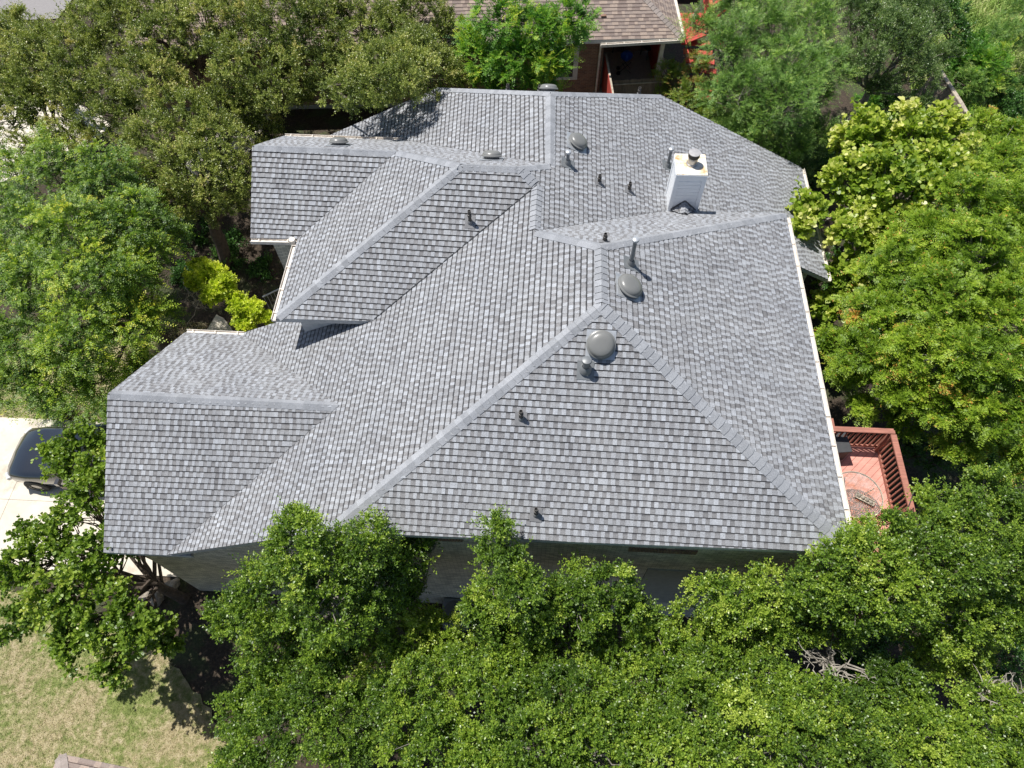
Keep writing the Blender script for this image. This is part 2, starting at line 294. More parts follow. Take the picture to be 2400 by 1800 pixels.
faces={
'S1':[A_,J_,F_],'E1':[A_,F_,D_,B_],
'W1':[A_,B_,C_,K_,X('W1','S3','yR1'),X('W1',yc(2.42),xc(-10.0)),V5n,V5,V5b,J_],
'N1':[B_,D_,VN,C_],
'E2':[C_,VN,X('E2',xc(2.5),yc(5.3)),X('E2',xc(5.2),yc(5.3)),X('E2',xc(5.2),yc(5.65)),SEp,NEb,NE,G_,P_,Q_,K_],
'N2':[G_,NE,NW],'W2':[G_,NW,X('W2','yN2',xc(-8.9)),X('W2',xc(-8.9),yc(8.5)),X('W2','N3',yc(8.5)),P_],
'S3':[Q_,K_,S3b,S3a,R_],'N3':[Q_,R_,T_,G4,G4n,V2,P_],'W3':[R_,S3a,V4,T_],'S4':[T_,V4,G4s,G4],
'S5':[V5,G5,G5s,X('S5','yS5',xc(-9.75)),X('S5',yc(-3.93),xc(-9.75)),X('S5','W1',yc(-3.93))],'N5':[V5,V5n,G5n,G5]}
def clip(poly,n,c):
    # keep the side where n.p<=c (2-D)
    out=[]
    for i in range(len(poly)):
        a=poly[i];b=poly[(i+1)%len(poly)];da=n[0]*a[0]+n[1]*a[1]-c;db=n[0]*b[0]+n[1]*b[1]-c
        if da<=0:out.append(a)
        if (da<0<db) or (db<0<da):
            t=da/(da-db);out.append((a[0]+(b[0]-a[0])*t,a[1]+(b[1]-a[1])*t))
    return out
def area2(p): return abs(sum(p[i][0]*p[(i+1)%len(p)][1]-p[(i+1)%len(p)][0]*p[i][1] for i in range(len(p))))/2
def shingle_face(mb,poly,n,expo=.1429,tw=(.07,.112),bw=(.065,.115),th=(.017,.025),rnd=random,shade_band=.84):  # course tops painted near-black as overlap shade, on top of printed shadow-line granules
    n=Vector(n).normalized();u=Vector((0,0,1)).cross(n).normalized();v=n.cross(u).normalized();o=poly[0]
    P=[((p-o).dot(u),(p-o).dot(v)) for p in poly];v0=min(p[1] for p in P);v1=max(p[1] for p in P)
    k=0
    while v0+k*expo<v1:
        a=v0+k*expo;b=min(a+expo,v1+.001);st=clip(clip(P,(0,-1),-a),(0,1),b);k+=1
        if len(st)<3:continue
        u0=min(p[0] for p in st);u1=max(p[0] for p in st);x=u0-rnd.uniform(0,.3);tooth=rnd.random()<.5;base=.5+rnd.uniform(-.06,.06)
        while x<u1:
            wd=rnd.uniform(*tw) if tooth else rnd.uniform(*bw)
            cell=clip(clip(st,(-1,0),-x),(1,0),x+wd)
            if len(cell)>2 and area2(cell)>1e-5:
                if tooth: t0=min(1,max(0,.72+rnd.gauss(0,.085)));mid=a+expo*shade_band;subs=[(clip(cell,(0,1),mid),th[1],t0),(clip(cell,(0,-1),-mid),th[1],.07)]
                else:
                    t0=min(1,max(.25,.42+rnd.gauss(0,.085)));mid=a+expo*.62;m2=a+expo*shade_band
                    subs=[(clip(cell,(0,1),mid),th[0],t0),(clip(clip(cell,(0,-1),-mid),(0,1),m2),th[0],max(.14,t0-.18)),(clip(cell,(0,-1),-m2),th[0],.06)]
                for c,h,t in subs:
                    if len(c)<3 or area2(c)<1e-6:continue
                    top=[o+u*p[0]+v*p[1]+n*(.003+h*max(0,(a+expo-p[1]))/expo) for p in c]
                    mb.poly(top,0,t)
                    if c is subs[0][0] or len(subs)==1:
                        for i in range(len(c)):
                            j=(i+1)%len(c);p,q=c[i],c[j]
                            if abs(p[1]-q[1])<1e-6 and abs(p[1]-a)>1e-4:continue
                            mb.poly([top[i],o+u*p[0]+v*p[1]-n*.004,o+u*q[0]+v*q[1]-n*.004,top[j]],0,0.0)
            x+=wd;tooth=not tooth if rnd.random()<.95 else tooth
    mb.poly([p-n*.003 for p in poly],0,.15)
def shell(mb,poly,n,t=.15,mi=0):
    P=[p-Vector(n)*.006 for p in poly];Q=[p-Vector((0,0,t)) for p in poly]
    mb.poly(Q,mi)
    for i in range(len(P)):
        j=(i+1)%len(P);mb.poly([P[i],P[j],Q[j],Q[i]],mi)
def cap_run(p,q,n1,n2,w=.14,expo=.175,lift=.018,mi=0,thin=False):
    mb=MB();p=Vector(p);q=Vector(q)   # p is the upper end
    n1=Vector(n1);n2=Vector(n2);e=(p-q);L=e.length;e.normalize()
    d1=n1.cross(e);d2=n2.cross(e)
    if d1.dot(n2)>0 : d1=-d1
    if d2.dot(n1)>0 : d2=-d2
    # make each side run down its own slope, away from the other
    m=((n1+n2)/2).normalized()
    if d1.dot(m)>0:d1=-d1
    if d2.dot(m)>0:d2=-d2
    k=0
    while k*expo<L:
        s0=k*expo;s1=min(L,s0+expo+.02);t=random.uniform(.3,1);h0=lift+.012;h1=lift-.004;ww=w*random.uniform(.97,1.03)
        a=q+e*(s0+(.07 if k==0 else 0));b=q+e*s1
        A=[a+d1*ww+n1*(h0),a+m*(h0+.006),a+d2*ww+n2*(h0)];Bq=[b+d1*ww+n1*(h1),b+m*(h1+.006),b+d2*ww+n2*(h1)]
        mb.poly([A[0],A[1],Bq[1],Bq[0]],0,t);mb.poly([A[1],A[2],Bq[2],Bq[1]],0,t)
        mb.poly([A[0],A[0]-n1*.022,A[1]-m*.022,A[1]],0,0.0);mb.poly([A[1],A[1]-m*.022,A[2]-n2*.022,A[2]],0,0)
        for i,nn in((0,n1),(2,n2)): mb.poly([A[i],Bq[i],Bq[i]-nn*(h1),A[i]-nn*h0],0,t)
        k+=1
    return mb
N={k:Vector(v[:3]) for k,v in PL.items()}
house=thing('house',(-2,1,-10.2),'large two-storey house with a many-sided light grey shingle roof in the middle of the trees','house')
rm=MB()
for k,f in faces.items():
    if k[0]=='W': shingle_face(rm,f,N[k],th=(.007,.012),shade_band=.74)
    elif k[0]=='N': shingle_face(rm,f,N[k],th=(.008,.012),shade_band=.84)
    else: shingle_face(rm,f,N[k],shade_band=.82 if k[0]=='S' else .80)
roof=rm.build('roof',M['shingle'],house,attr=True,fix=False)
caps=[(A_,F_,'S1','E1'),(A_,J_,'S1','W1'),(B_,A_,'W1','E1'),(B_,C_,'W1','N1'),(B_,D_,'N1','E1'),(K_,C_,'W1','E2'),(Q_,K_,'S3','E2'),(Q_,P_,'N3','E2'),(Q_,R_,'N3','S3'),(R_,S3a,'S3','W3'),(R_,T_,'N3','W3'),(T_,G4,'N3','S4'),(P_,G_,'W2','E2'),(G_,NW,'W2','N2'),(G_,NE,'E2','N2'),(V5,G5,'S5','N5')]
for p,q,a,b in caps: cap_run(p,q,N[a],N[b]).build('ridge_cap',M['cap'],roof,attr=True,fix=False)
for o in list(roof.children):
    pass
sh=MB()
for k,f in faces.items(): shell(sh,f,N[k])
sh.build('fascia',M['fascia'],house)
M['valley']=simple('valley_line',(.05,.052,.055),.8)
for p,q,a,b,ww in((X('W1','S3',yc(1.45)),K_,'S3','W1',.022),(V5b,V5,'S5','W1',.010),(V5n,V5,'N5','W1',.010),(V2,P_,'N3','W2',.010),(VN,C_,'N1','E2',.010),(V4,T_,'S4','W3',.010)):
    n1,n2=N[a],N[b];e=(q-p).normalized();mb=MB();U=(n1+n2).normalized()
    d1=n1.cross(e).normalized();d1=d1 if d1.z>0 else -d1;d2=n2.cross(e).normalized();d2=d2 if d2.z>0 else -d2
    A=[p+d1*ww+n1*.026,p+U*.024,p+d2*ww+n2*.026];B=[x+(q-p) for x in A];mb.poly([A[0],A[1],B[1],B[0]]);mb.poly([A[1],A[2],B[2],B[1]])
    mb.build('valley_strip',M['valley'],roof)
# walls
zr=lambda k,x,y:(PL[k][3]-PL[k][0]*x-PL[k][1]*y)/PL[k][2]
GB=-10.6
def wall(pts,th,name='wall',mat='brickgrey',d=None):
    mb=MB();mb.prism(pts,d or th);return mb.build(name,M[mat],house)
ys=-3.98
top=[(-11.62,ys,zr('S5',-11.6,ys)-.2),(-9.95,ys,zr('S5',-9.95,ys)-.2),(-9.9,ys,zr('W1',-9.9,ys)-.17),(J_.x,ys,J_.z-.12),(5.1,ys,J_.z-.12)]
southwall=wall([(-11.62,ys,GB),*top,(5.1,ys,GB)],(0,.25,0))
wall([(5.1,ys+.005,GB),(5.1,ys+.005,F_.z-.16),(5.1,5.2,F_.z-.16),(5.1,5.2,GB)],(-.25,0,0))
wall([(-11.61,ys+.25,GB),(-11.61,ys+.25,-5.45),(-11.6,-.96,-3.35),(-11.55,2.05,-5.3),(-11.55,2.05,GB)],(.25,0,0))
wall([(-11.3,2.05,GB),(-11.3,2.05,-5.32),(-10,2.05,-5.34),(-7.7,2.05,-4.25),(-7.7,2.05,GB)],(0,-.25,0))
wall([(-7.75,1.72,GB),(-7.75,1.72,-3.12),(-5.75,1.72,-3.12),(-5.75,1.72,-3.9),(-5.75,1.72,GB)],(0,.25,0),mat='trim')
wall([(-7.76,1.98,GB),(-7.76,1.98,-3.12),(-7.76,4.55,-3.12),(-7.76,4.55,GB)],(.25,0,0))
wall([(-9.2,4.55,GB),(-9.2,4.55,-3.2),(-7.76,4.55,-3.2),(-7.76,4.55,GB)],(0,.25,0))
wall([(-9.2,4.81,GB),(-9.2,4.81,-3.2),(-9.2,6.4,-1.95),(-9.2,8.3,-3.2),(-9.2,8.3,GB)],(.25,0,0))
wall([(-8.6,8.31,GB),(-8.6,8.31,-4.8),(-8.6,10.2,-4.8),(-8.6,10.2,GB)],(.25,0,0))
wall([(-8.34,10.2,GB),(-8.34,10.2,-4.75),(NW.x,10.2,-2.95),(NE.x,10.2,-2.95),(7.2,10.2,-5.7),(7.2,10.2,GB)],(0,-.25,0))
wall([(7.2,5.9,GB),(7.2,5.9,-5.7),(7.2,9.9,-5.7),(7.2,9.9,GB)],(-.25,0,0))
wall([(4.9,5.9,GB),(4.9,5.9,-4.45),(6.94,5.9,-5.5),(6.94,5.9,GB)],(0,.25,0))
wall([(2.4,5.18,-3.2),(2.4,5.18,-2.98),(4.84,5.18,-2.98),(4.84,5.18,-4.5)],(0,-.2,0))
# smooth lower panel and brick lintels on the south wall
p=aty(1605,1338,-4.0);mb=MB();mb.box((p.x+.2,ys-.012,p.z-1.6),(2.2,.05,3.2));mb.build('lower_panel',M['stucco'],house)
for (px,w_) in((1055,.75),(1560,1.6)):
    q=aty(px,1262 if px<1200 else 1290,ys);mb=MB()
    for i in range(int(w_/.07)): mb.box((q.x-w_/2+i*.07,ys-.010,q.z),(.058,.05,.24))
    mb.build('brick_lintel',M['brickred'],house)
# gutters
def gutter(p,q,out,w=.13,h=.11,par=house,mat='gutter',step=.76,inner=True):
    p=Vector(p);q=Vector(q);out=Vector(out).normalized();dn=Vector((0,0,-1));mb=MB()
    p=p-Vector((0,0,.012));q=q-Vector((0,0,.012));t=.012;mx=0 if not inner else 1
    for a,b,mi in((0,t,0),(w-t,w,0)):
        pts=[p+out*a,p+out*b,p+out*b+dn*h,p+out*a+dn*h];mb.prism(pts,q-p,mi)
    mb.prism([p+out*t+dn*(h*.45),p+out*(w-t)+dn*(h*.45),p+out*(w-t)+dn*h,p+out*t+dn*h],q-p,mx)
    L=(q-p).length;n=int(L/step)
    for i in range(n+1):
        c=p.lerp(q,(i+.3)/(n+.6));mb.bar(c,c+out*w,.025,.01,0)
    return mb.build('gutter',[M[mat],M['gutterin']],par)
gutter(D_+Vector((0,-.05,-.02)),F_,(1,0,0));gutter(S3a+Vector((0,-.02,0)),V4,(-1,0,0));gutter(G4s,V4+Vector((-.05,0,0)),(0,-1,0))
gutter(SEp,NEb,(1,0,0),mat='gutter');gutter(G4n,V2,(0,1,0));gutter(G5n,V5n,(0,1,0))
mb=MB();mb.lathe([(0,.10),(.09,.09),(.10,0),(.07,-.15),(0,-.16)],V4+Vector((-.12,-.12,.02)),n=10);mb.build('gutter_elbow',M['gutter'],house,smooth=True)
# chimney
ch=link('chimney',(lambda mb:(mb.box((2.58,5.835,-2.95),(.78,.76,3.0)),mb.mesh('chimney'))[1])(MB()),M['white'],house)
cx0,cx1,cy0,cy1,ct=2.18,2.98,5.445,6.225,-1.36
tb=MB();
for x in(cx0+.045,cx1-.045): tb.box((x,cy0-.002,-2.34),(.10,.03,1.9));tb.box((x,cy1+.002,-2.34),(.10,.03,1.9))
for y in(cy0+.05,cy1-.05): tb.box((cx0-.002,y,-2.75),(.03,.10,2.6));tb.box((cx1+.002,y,-2.75),(.03,.10,2.6))
for x,y,dx,dy in((2.58,cy0-.004,.82,.034),(2.58,cy1+.004,.82,.034),(cx0-.004,5.835,.034,.76),(cx1+.004,5.835,.034,.76)): tb.box((x,y,ct-.09),(dx,dy,.17))
tb.build('corner_trim',M['white'],ch)
sb=MB();z=ct-.30
while z>-3.9:
    for x,y,dx,dy in((2.58,cy0+.006,.60,.012),(2.58,cy1-.006,.6,.012),(cx0+.006,5.835,.012,.56),(cx1-.006,5.835,.012,.56)):
        sb.box((x,y,z),(dx,dy,.117))
    z-=.125
sb.build('siding',M['white'],ch)
tb=MB();tb.box((2.58,5.835,ct+.004),(.82,.80,.025));cc=tb.build('chase_cover',M['rust'],ch)
fb=MB();c=Vector((2.60,5.86,ct+.016));fb.lathe([(.155,0),(.15,.03),(.125,.05),(.12,.17),(.135,.18),(.13,.22),(.11,.23),(.11,.27)],c,n=28);fb.build('flue',M['steel'],ch,smooth=True)
fb=MB();fb.lathe([(.10,.25),(.155,.26),(.155,.36),(.15,.365)],c,n=28);fb.build('flue_band',M['sootcap'],ch,smooth=True)
fb=MB();fb.lathe([(.15,.362),(.158,.366),(.158,.38),(.10,.39),(0,.392)],c,n=28);fb.build('flue_lid',M['captop'],ch,smooth=True)
# small cricket roof in front of the chimney
ap=Vector((2.58,5.44,-2.35));lf=Vector((2.25,5.43,-2.66));rg=Vector((2.93,5.43,-2.66));
fr=X('N1',xc(2.55),yc(4.98))
mb=MB();
for a,b in((lf,ap),(ap,rg)):
    pl=[a,b,fr] if b is ap else [a,b,fr]
    nn=(pl[1]-pl[0]).cross(pl[2]-pl[0]).normalized();nn=nn if nn.z>0 else -nn
    shingle_face(mb,[p+Vector((0,0,.02)) for p in pl],nn)
o=mb.build('cricket_roof',M['shingle'],ch,attr=True,fix=False)
cap_run(ap+Vector((0,0,.025)),fr+Vector((0,0,.03)),Vector((-.5,-.3,.8)).normalized(),Vector((.5,-.3,.8)).normalized(),w=.10).build('cricket_cap',M['cap'],ch,attr=True,fix=False)
mb=MB();mb.bar(lf+Vector((0,-.005,.05)),ap+Vector((0,-.005,.06)),.02,.05);mb.bar(ap+Vector((0,-.005,.06)),rg+Vector((0,-.005,.05)),.02,.05);mb.build('step_flashing',M['boot'],ch)
# vents and pipes
def frame(n):
    n=Vector(n).normalized();x=Vector((0,0,1)).cross(n).normalized();y=n.cross(x);return Matrix((x,y,n)).transposed()
def dome(k,x,y,label=None,r=.30):
    n=N[k];c=Vector((x,y,zr(k,x,y)));R=frame(n);c=c+n*.02
    mb=MB();mb.box(c+n*.004,(.62,.62,.012),R=R);mb.box(c+n*.012,(.56,.56,.008),R=R);pl=mb.build('roof_vent',M['flash'],house)
    mb=MB();mb.lathe([(.2,0),(.2,.09)],c,R,28);mb.build('vent_throat',M['boot'],pl,smooth=True)
    mb=MB();mb.lathe([(r*.80,.075),(r*.98,.075),(r,.085),(r,.10),(r*.93,.115),(r*.90,.118),(r*.88,.14),(r*.80,.175),(r*.66,.20),(r*.4,.212),(r*.18,.216),(0,.217)],c,R,44);mb.build('vent_dome',M['vent'],pl,smooth=True)
    return pl
for k,x,y in(('S1',.02,-.68),('E2',-.50,6.48),('E1',.60,.72),('N3',-7.35,7.05),('N3',-2.76,5.68),('N2',-1.32,8.75)):
    dome(k,x,y,r=.31 if k in('S1','E1') else .28)
def stub(k,x,y,h,r=.042):
    b=Vector((x,y,zr(k,x,y)));n=N[k];R=frame(n)
    mb=MB();mb.box(b+n*.022,(.26,.30,.012),R=R);mb.lathe([(.072,0),(.066,.08),(.05,.10)],b+Vector((0,0,-.01)),n=16);p=mb.build('vent_flashing',M['bootgrey'],house,smooth=True)
    mb=MB();z0=b.z;hh=max(h,.2)
    mb.lathe([(r,0),(r,hh*.55),(r+.012,hh*.56),(r+.012,hh*.72),(r,.73*hh),(r,hh),(r-.010,hh),(r-.010,hh-.12)],b,n=16);q=mb.build('vent_pipe',M['pipe'],p,smooth=True)
    mb=MB();mb.lathe([(r-.009,hh-.03),(0,hh-.03)],b,n=16);mb.build('pipe_bore',M['hole'],p)
for k,x,y,h in(('S3',-3.16,3.509,.42),('E2',.149,5.352,.30),('E2',1.018,5.577,.32),('N1',.111,2.0,.27),('S1',-1.596,-2.032,.33),('S1',-1.193,-3.741,.33)): stub(k,x,y,h)
for px,py,y in((1190,197,9.5),(1265,199,9.2),(1500,205,10.3)):
    q=aty(px,py,y);stub('N2',q.x,y,q.z-zr('N2',q.x,y))
def capped(k,x,y,h,r=.045,cr=.075):
    b=Vector((x,y,zr(k,x,y)));n=N[k];R=frame(n)
    mb=MB();mb.box(b+n*.022,(.36,.40,.012),R=R);mb.lathe([(r*2.1,0),(r*1.9,.10),(r*1.2,.16)],b,n=20);p=mb.build('flue_flashing',M['pipegrey'],house,smooth=True)
    mb=MB();mb.lathe([(r,0),(r,h-.06),(r*.8,h-.06),(r*.8,h-.03)],b,n=20);mb.build('flue_pipe',M['pipegrey'],p,smooth=True)
    mb=MB();mb.lathe([(r,h-.07),(cr,h-.06),(cr*1.05,h-.03),(cr*.95,h-.005),(cr*.5,h+.012),(0,h+.016)],b,n=24);mb.build('rain_cap',M['flash'] if k!='S1' else M['pipegrey'],p,smooth=True)
capped('E2',-.729,5.54,.44);capped('E2',2.30,7.354,.68);capped('E1',.70,1.448,.84);capped('S1',-.276,-1.138,.42,.065,.105)

# ================================================================== foliage
def unit(n): 
    v=RNG.normal(size=(n,3));return v/np.linalg.norm(v,axis=1,keepdims=True)
def nrm(v): return v/np.maximum(np.linalg.norm(v,axis=-1,keepdims=True),1e-9)
KIND={ # leaf length,width,leaves per shoot,shoots per clump,shoot length,clump density /m2,frond?,sides
'gloss':dict(L=.064,W=.036,nl=10,ns=8,sl=.30,cd=12.5,frond=0),
'redbud':dict(L=.085,W=.08,nl=8,ns=5,sl=.36,cd=7.5,frond=0,hexa=1,flat=.5),
'oak':dict(L=.066,W=.036,nl=11,ns=9,sl=.34,cd=6.4,frond=0),
'elm':dict(L=.068,W=.032,nl=16,ns=6,sl=.62,cd=5.2,frond=1,droop=.55),
'chartreuse':dict(L=.10,W=.055,nl=10,ns=9,sl=.22,cd=22,frond=0),
'fern':dict(L=.09,W=.034,nl=16,ns=6,sl=.5,cd=6.5,frond=1,droop=.2),
'pale':dict(L=.062,W=.022,nl=18,ns=7,sl=.55,cd=6,frond=1,droop=.15),
'grey':dict(L=.075,W=.032,nl=10,ns=8,sl=.36,cd=6.5,frond=0),
'syc':dict(L=.15,W=.14,nl=7,ns=5,sl=.45,cd=5.5,frond=0,hexa=1,flat=.4),
'pist':dict(L=.10,W=.026,nl=18,ns=7,sl=.42,cd=7.5,frond=1,droop=.35),
'under':dict(L=.075,W=.045,nl=8,ns=7,sl=.26,cd=8,frond=0),
'rusty':dict(L=.07,W=.03,nl=12,ns=7,sl=.35,cd=7,frond=1,droop=.1)}
LEAFN=[0]
def crown_mesh(name,lobes,kind,dens=1.0,low=-.45,rough=1.0):
    shift=float(RNG.uniform(-.11,.09))
    K=KIND[kind];C=np.array([l[:3] for l in lobes],float);Rr=np.array([l[3] for l in lobes],float);allp=[];ax=[];tn=[]
    fl=.85
    for i in range(len(C)):
        r=Rr[i];n=int(K['cd']*.60*dens*4*math.pi*r*r*.72)+3
        d=unit(n*2);d=d[d[:,2]>low][:n]
        # bumpy surface: several random bulges
        bl=unit(7);bu=np.max(np.clip(d@bl.T,0,1)**6,axis=1)
        rr=r*(.64+.42*bu*rough+RNG.uniform(-.16,.08,len(d)))
        p=C[i]+d*rr[:,None]*np.array([1,1,fl]);keep=np.ones(len(d),bool)
        for j in range(len(C)):
            if j!=i:
                q=(p-C[j])/np.array([1,1,fl]);keep&=~((np.linalg.norm(q,axis=1)<.60*Rr[j])&(RNG.random(len(d))<.9))
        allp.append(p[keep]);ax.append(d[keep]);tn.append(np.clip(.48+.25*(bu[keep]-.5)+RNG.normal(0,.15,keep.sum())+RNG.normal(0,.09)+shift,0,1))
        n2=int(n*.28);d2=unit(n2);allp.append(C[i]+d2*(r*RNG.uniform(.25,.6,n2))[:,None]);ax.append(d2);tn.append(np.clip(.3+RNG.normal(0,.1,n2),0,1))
    P=np.vstack(allp);A=np.vstack(ax);T=np.concatenate(tn);nc=len(P);ns=int(K['ns']*1.55);nl=K['nl']
    P_=np.repeat(P,ns,0);A_=np.repeat(A,ns,0);T_=np.repeat(T,ns)+RNG.normal(0,.06,nc*ns);m=len(P_)
    cs=np.repeat(RNG.uniform(.65,1.25,nc),ns);sd=nrm(A_*.65+unit(m)*.95+np.array([0,0,.45]));sl=K['sl']*.85*cs*RNG.uniform(.5,1.25,m);o=P_+unit(m)*.07-A_*.12
    lg=RNG.random(m)<.05;sd[lg]=nrm(sd[lg]+np.array([0,0,.8])+A_[lg]*.6);sl=np.where(lg,sl*1.7,sl)
    t=np.linspace(.12,1,nl)[None,:]+RNG.uniform(-.03,.03,(m,nl))
    pos=o[:,None,:]+sd[:,None,:]*(t*sl[:,None])[...,None]
    droop=K.get('droop',0);pos[...,2]-=droop*(t**2)*sl[:,None]*.8
    sdd=np.repeat(sd[:,None,:],nl,1).copy();sdd[...,2]-=droop*1.4*t;sdd=nrm(sdd)
    up=np.array([0,0,1.]);
    if K['frond']:
        side=nrm(np.cross(sdd,up+.35*unit(m)[:,None,:]));sg=np.where(np.arange(nl)%2==0,1,-1)[None,:,None]
        ld=nrm(sdd*.5+side*sg*.95+.10*RNG.normal(size=(m,nl,3)));nn=np.cross(sdd,side)+.22*RNG.normal(size=(m,nl,3))
    else:
        p1=nrm(np.cross(sdd,unit(m)[:,None,:]+1e-3));p2=np.cross(sdd,p1);ph=(np.arange(nl)*2.4)[None,:]+RNG.uniform(0,6.28,(m,1))
        ld=nrm(sdd*.75+(p1*np.cos(ph)[...,None]+p2*np.sin(ph)[...,None])*.85+up*.15)
        nn=up*1.0+A_[:,None,:]*.35+K.get('flat',.75)*RNG.normal(size=(m,nl,3))
    Ls=K['L']*RNG.uniform(.7,1.25,(m,nl))*(1-.25*(t>.9));Ws=K['W']*RNG.uniform(.8,1.2,(m,nl))
    ld=ld.reshape(-1,3);nn=nn.reshape(-1,3);pos=pos.reshape(-1,3);Ls=Ls.reshape(-1,1);Ws=Ws.reshape(-1,1)
    s=nrm(np.cross(ld,nn));nn=np.cross(s,ld)
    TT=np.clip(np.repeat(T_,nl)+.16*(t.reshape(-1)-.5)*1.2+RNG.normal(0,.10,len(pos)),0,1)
    rare=RNG.random(len(pos))<.012;TT[rare]=1
    cup=nn*Ls*.10
    if K.get('hexa'):
        V=np.stack([pos,pos+ld*Ls*.18+s*Ws*.5+cup,pos+ld*Ls*.7+s*Ws*.40+cup,pos+ld*Ls,pos+ld*Ls*.7-s*Ws*.40+cup,pos+ld*Ls*.18-s*Ws*.5+cup],1);k=6
    else:
        V=np.stack([pos,pos+ld*Ls*.5+s*Ws*.5+cup,pos+ld*Ls,pos+ld*Ls*.5-s*Ws*.5+cup],1);k=4
    nf=len(pos);V=V.reshape(-1,3);me=bpy.data.meshes.new(name);me.vertices.add(len(V));me.vertices.foreach_set('co',V.astype(np.float32).ravel())
    me.loops.add(nf*k);me.loops.foreach_set('vertex_index',np.arange(nf*k,dtype=np.int32));me.polygons.add(nf);me.polygons.foreach_set('loop_start',np.arange(0,nf*k,k,dtype=np.int32));me.polygons.foreach_set('loop_total',np.full(nf,k,dtype=np.int32))
    a=me.attributes.new('tint','FLOAT','FACE');a.data.foreach_set('value',TT.astype(np.float32));me.update(calc_edges=True);LEAFN[0]+=nf
    return me,P,T
def wig(p,q,n=5,amp=.12,sag=0):
    p=Vector(p);q=Vector(q);L=(q-p).length;out=[]
    for i in range(n+1):
        t=i/n;v=p.lerp(q,t)
        if 0<i<n: v=v+Vector((random.gauss(0,1),random.gauss(0,1),random.gauss(0,.6)))*amp*L*.3
        v.z+=sag*math.sin(math.pi*t);out.append(v)
    return out
def tree(name,label,cat,group,kind,base,lobes,tr=.16,barkm='bark',dens=1.0,fork=.4,twigs=26,low=-.45,trunk_to=None,rough=1.0):
    Ls=[(*at(l[0],l[1],l[2]),l[3]) for l in lobes]
    cx=sum(l[0] for l in Ls)/len(Ls);cy=sum(l[1] for l in Ls)/len(Ls);zt=max(l[2] for l in Ls)
    if base is None: bx,by=cx,cy
    elif len(base)==3: q=at(*base);bx,by=q.x,q.y
    else: q=at(base[0],base[1],-9.6);bx,by=q.x,q.y
    bz=zg(bx,by)-.1;root=thing(name,(bx,by,bz),label,cat,group)
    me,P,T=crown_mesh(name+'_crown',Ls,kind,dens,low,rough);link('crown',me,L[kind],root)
    mb=MB();H=zt-bz
    lean=Vector((cx-bx,cy-by,0))*.35
    fk=Vector((bx,by,bz))+lean+Vector((0,0,H*fork))
    tp=wig((bx,by,bz),fk,4,.10);mb.tube(tp,[tr*1.25,tr*1.05,tr,tr*.92,tr*.85],9)
    rt=MB()
    cl=[]
    for l in Ls:
        c=Vector(l[:3])-Vector((0,0,l[3]*.2));k=6;b=wig(fk if random.random()<.75 else tp[3],c,k,.16,H*.04);r0=tr*min(.62,.28+.2*l[3])
        mb.tube(b,[max(.014,r0*(1-.78*i/k)) for i in range(k+1)],7);cl.append((b,r0))
    nt_=min(len(P),twigs*len(Ls));idx=RNG.choice(len(P),nt_,replace=False)
    Cs=np.array([l[:3] for l in Ls])
    for i in idx:
        p=Vector(P[i]);j=int(np.argmin(np.linalg.norm(Cs-P[i],axis=1)));b,r0=cl[j];s=b[random.choice((3,4,5,6))]
        if (s-p).length>2.4:continue
        mb.tube(wig(s,p,3,.22),[.022,.016,.011,.006],4,cap=False)
    mb.build('trunk',M[barkm],root,smooth=True,fix=False)
    return root
FG='glossy evergreens crowded along the near wall'
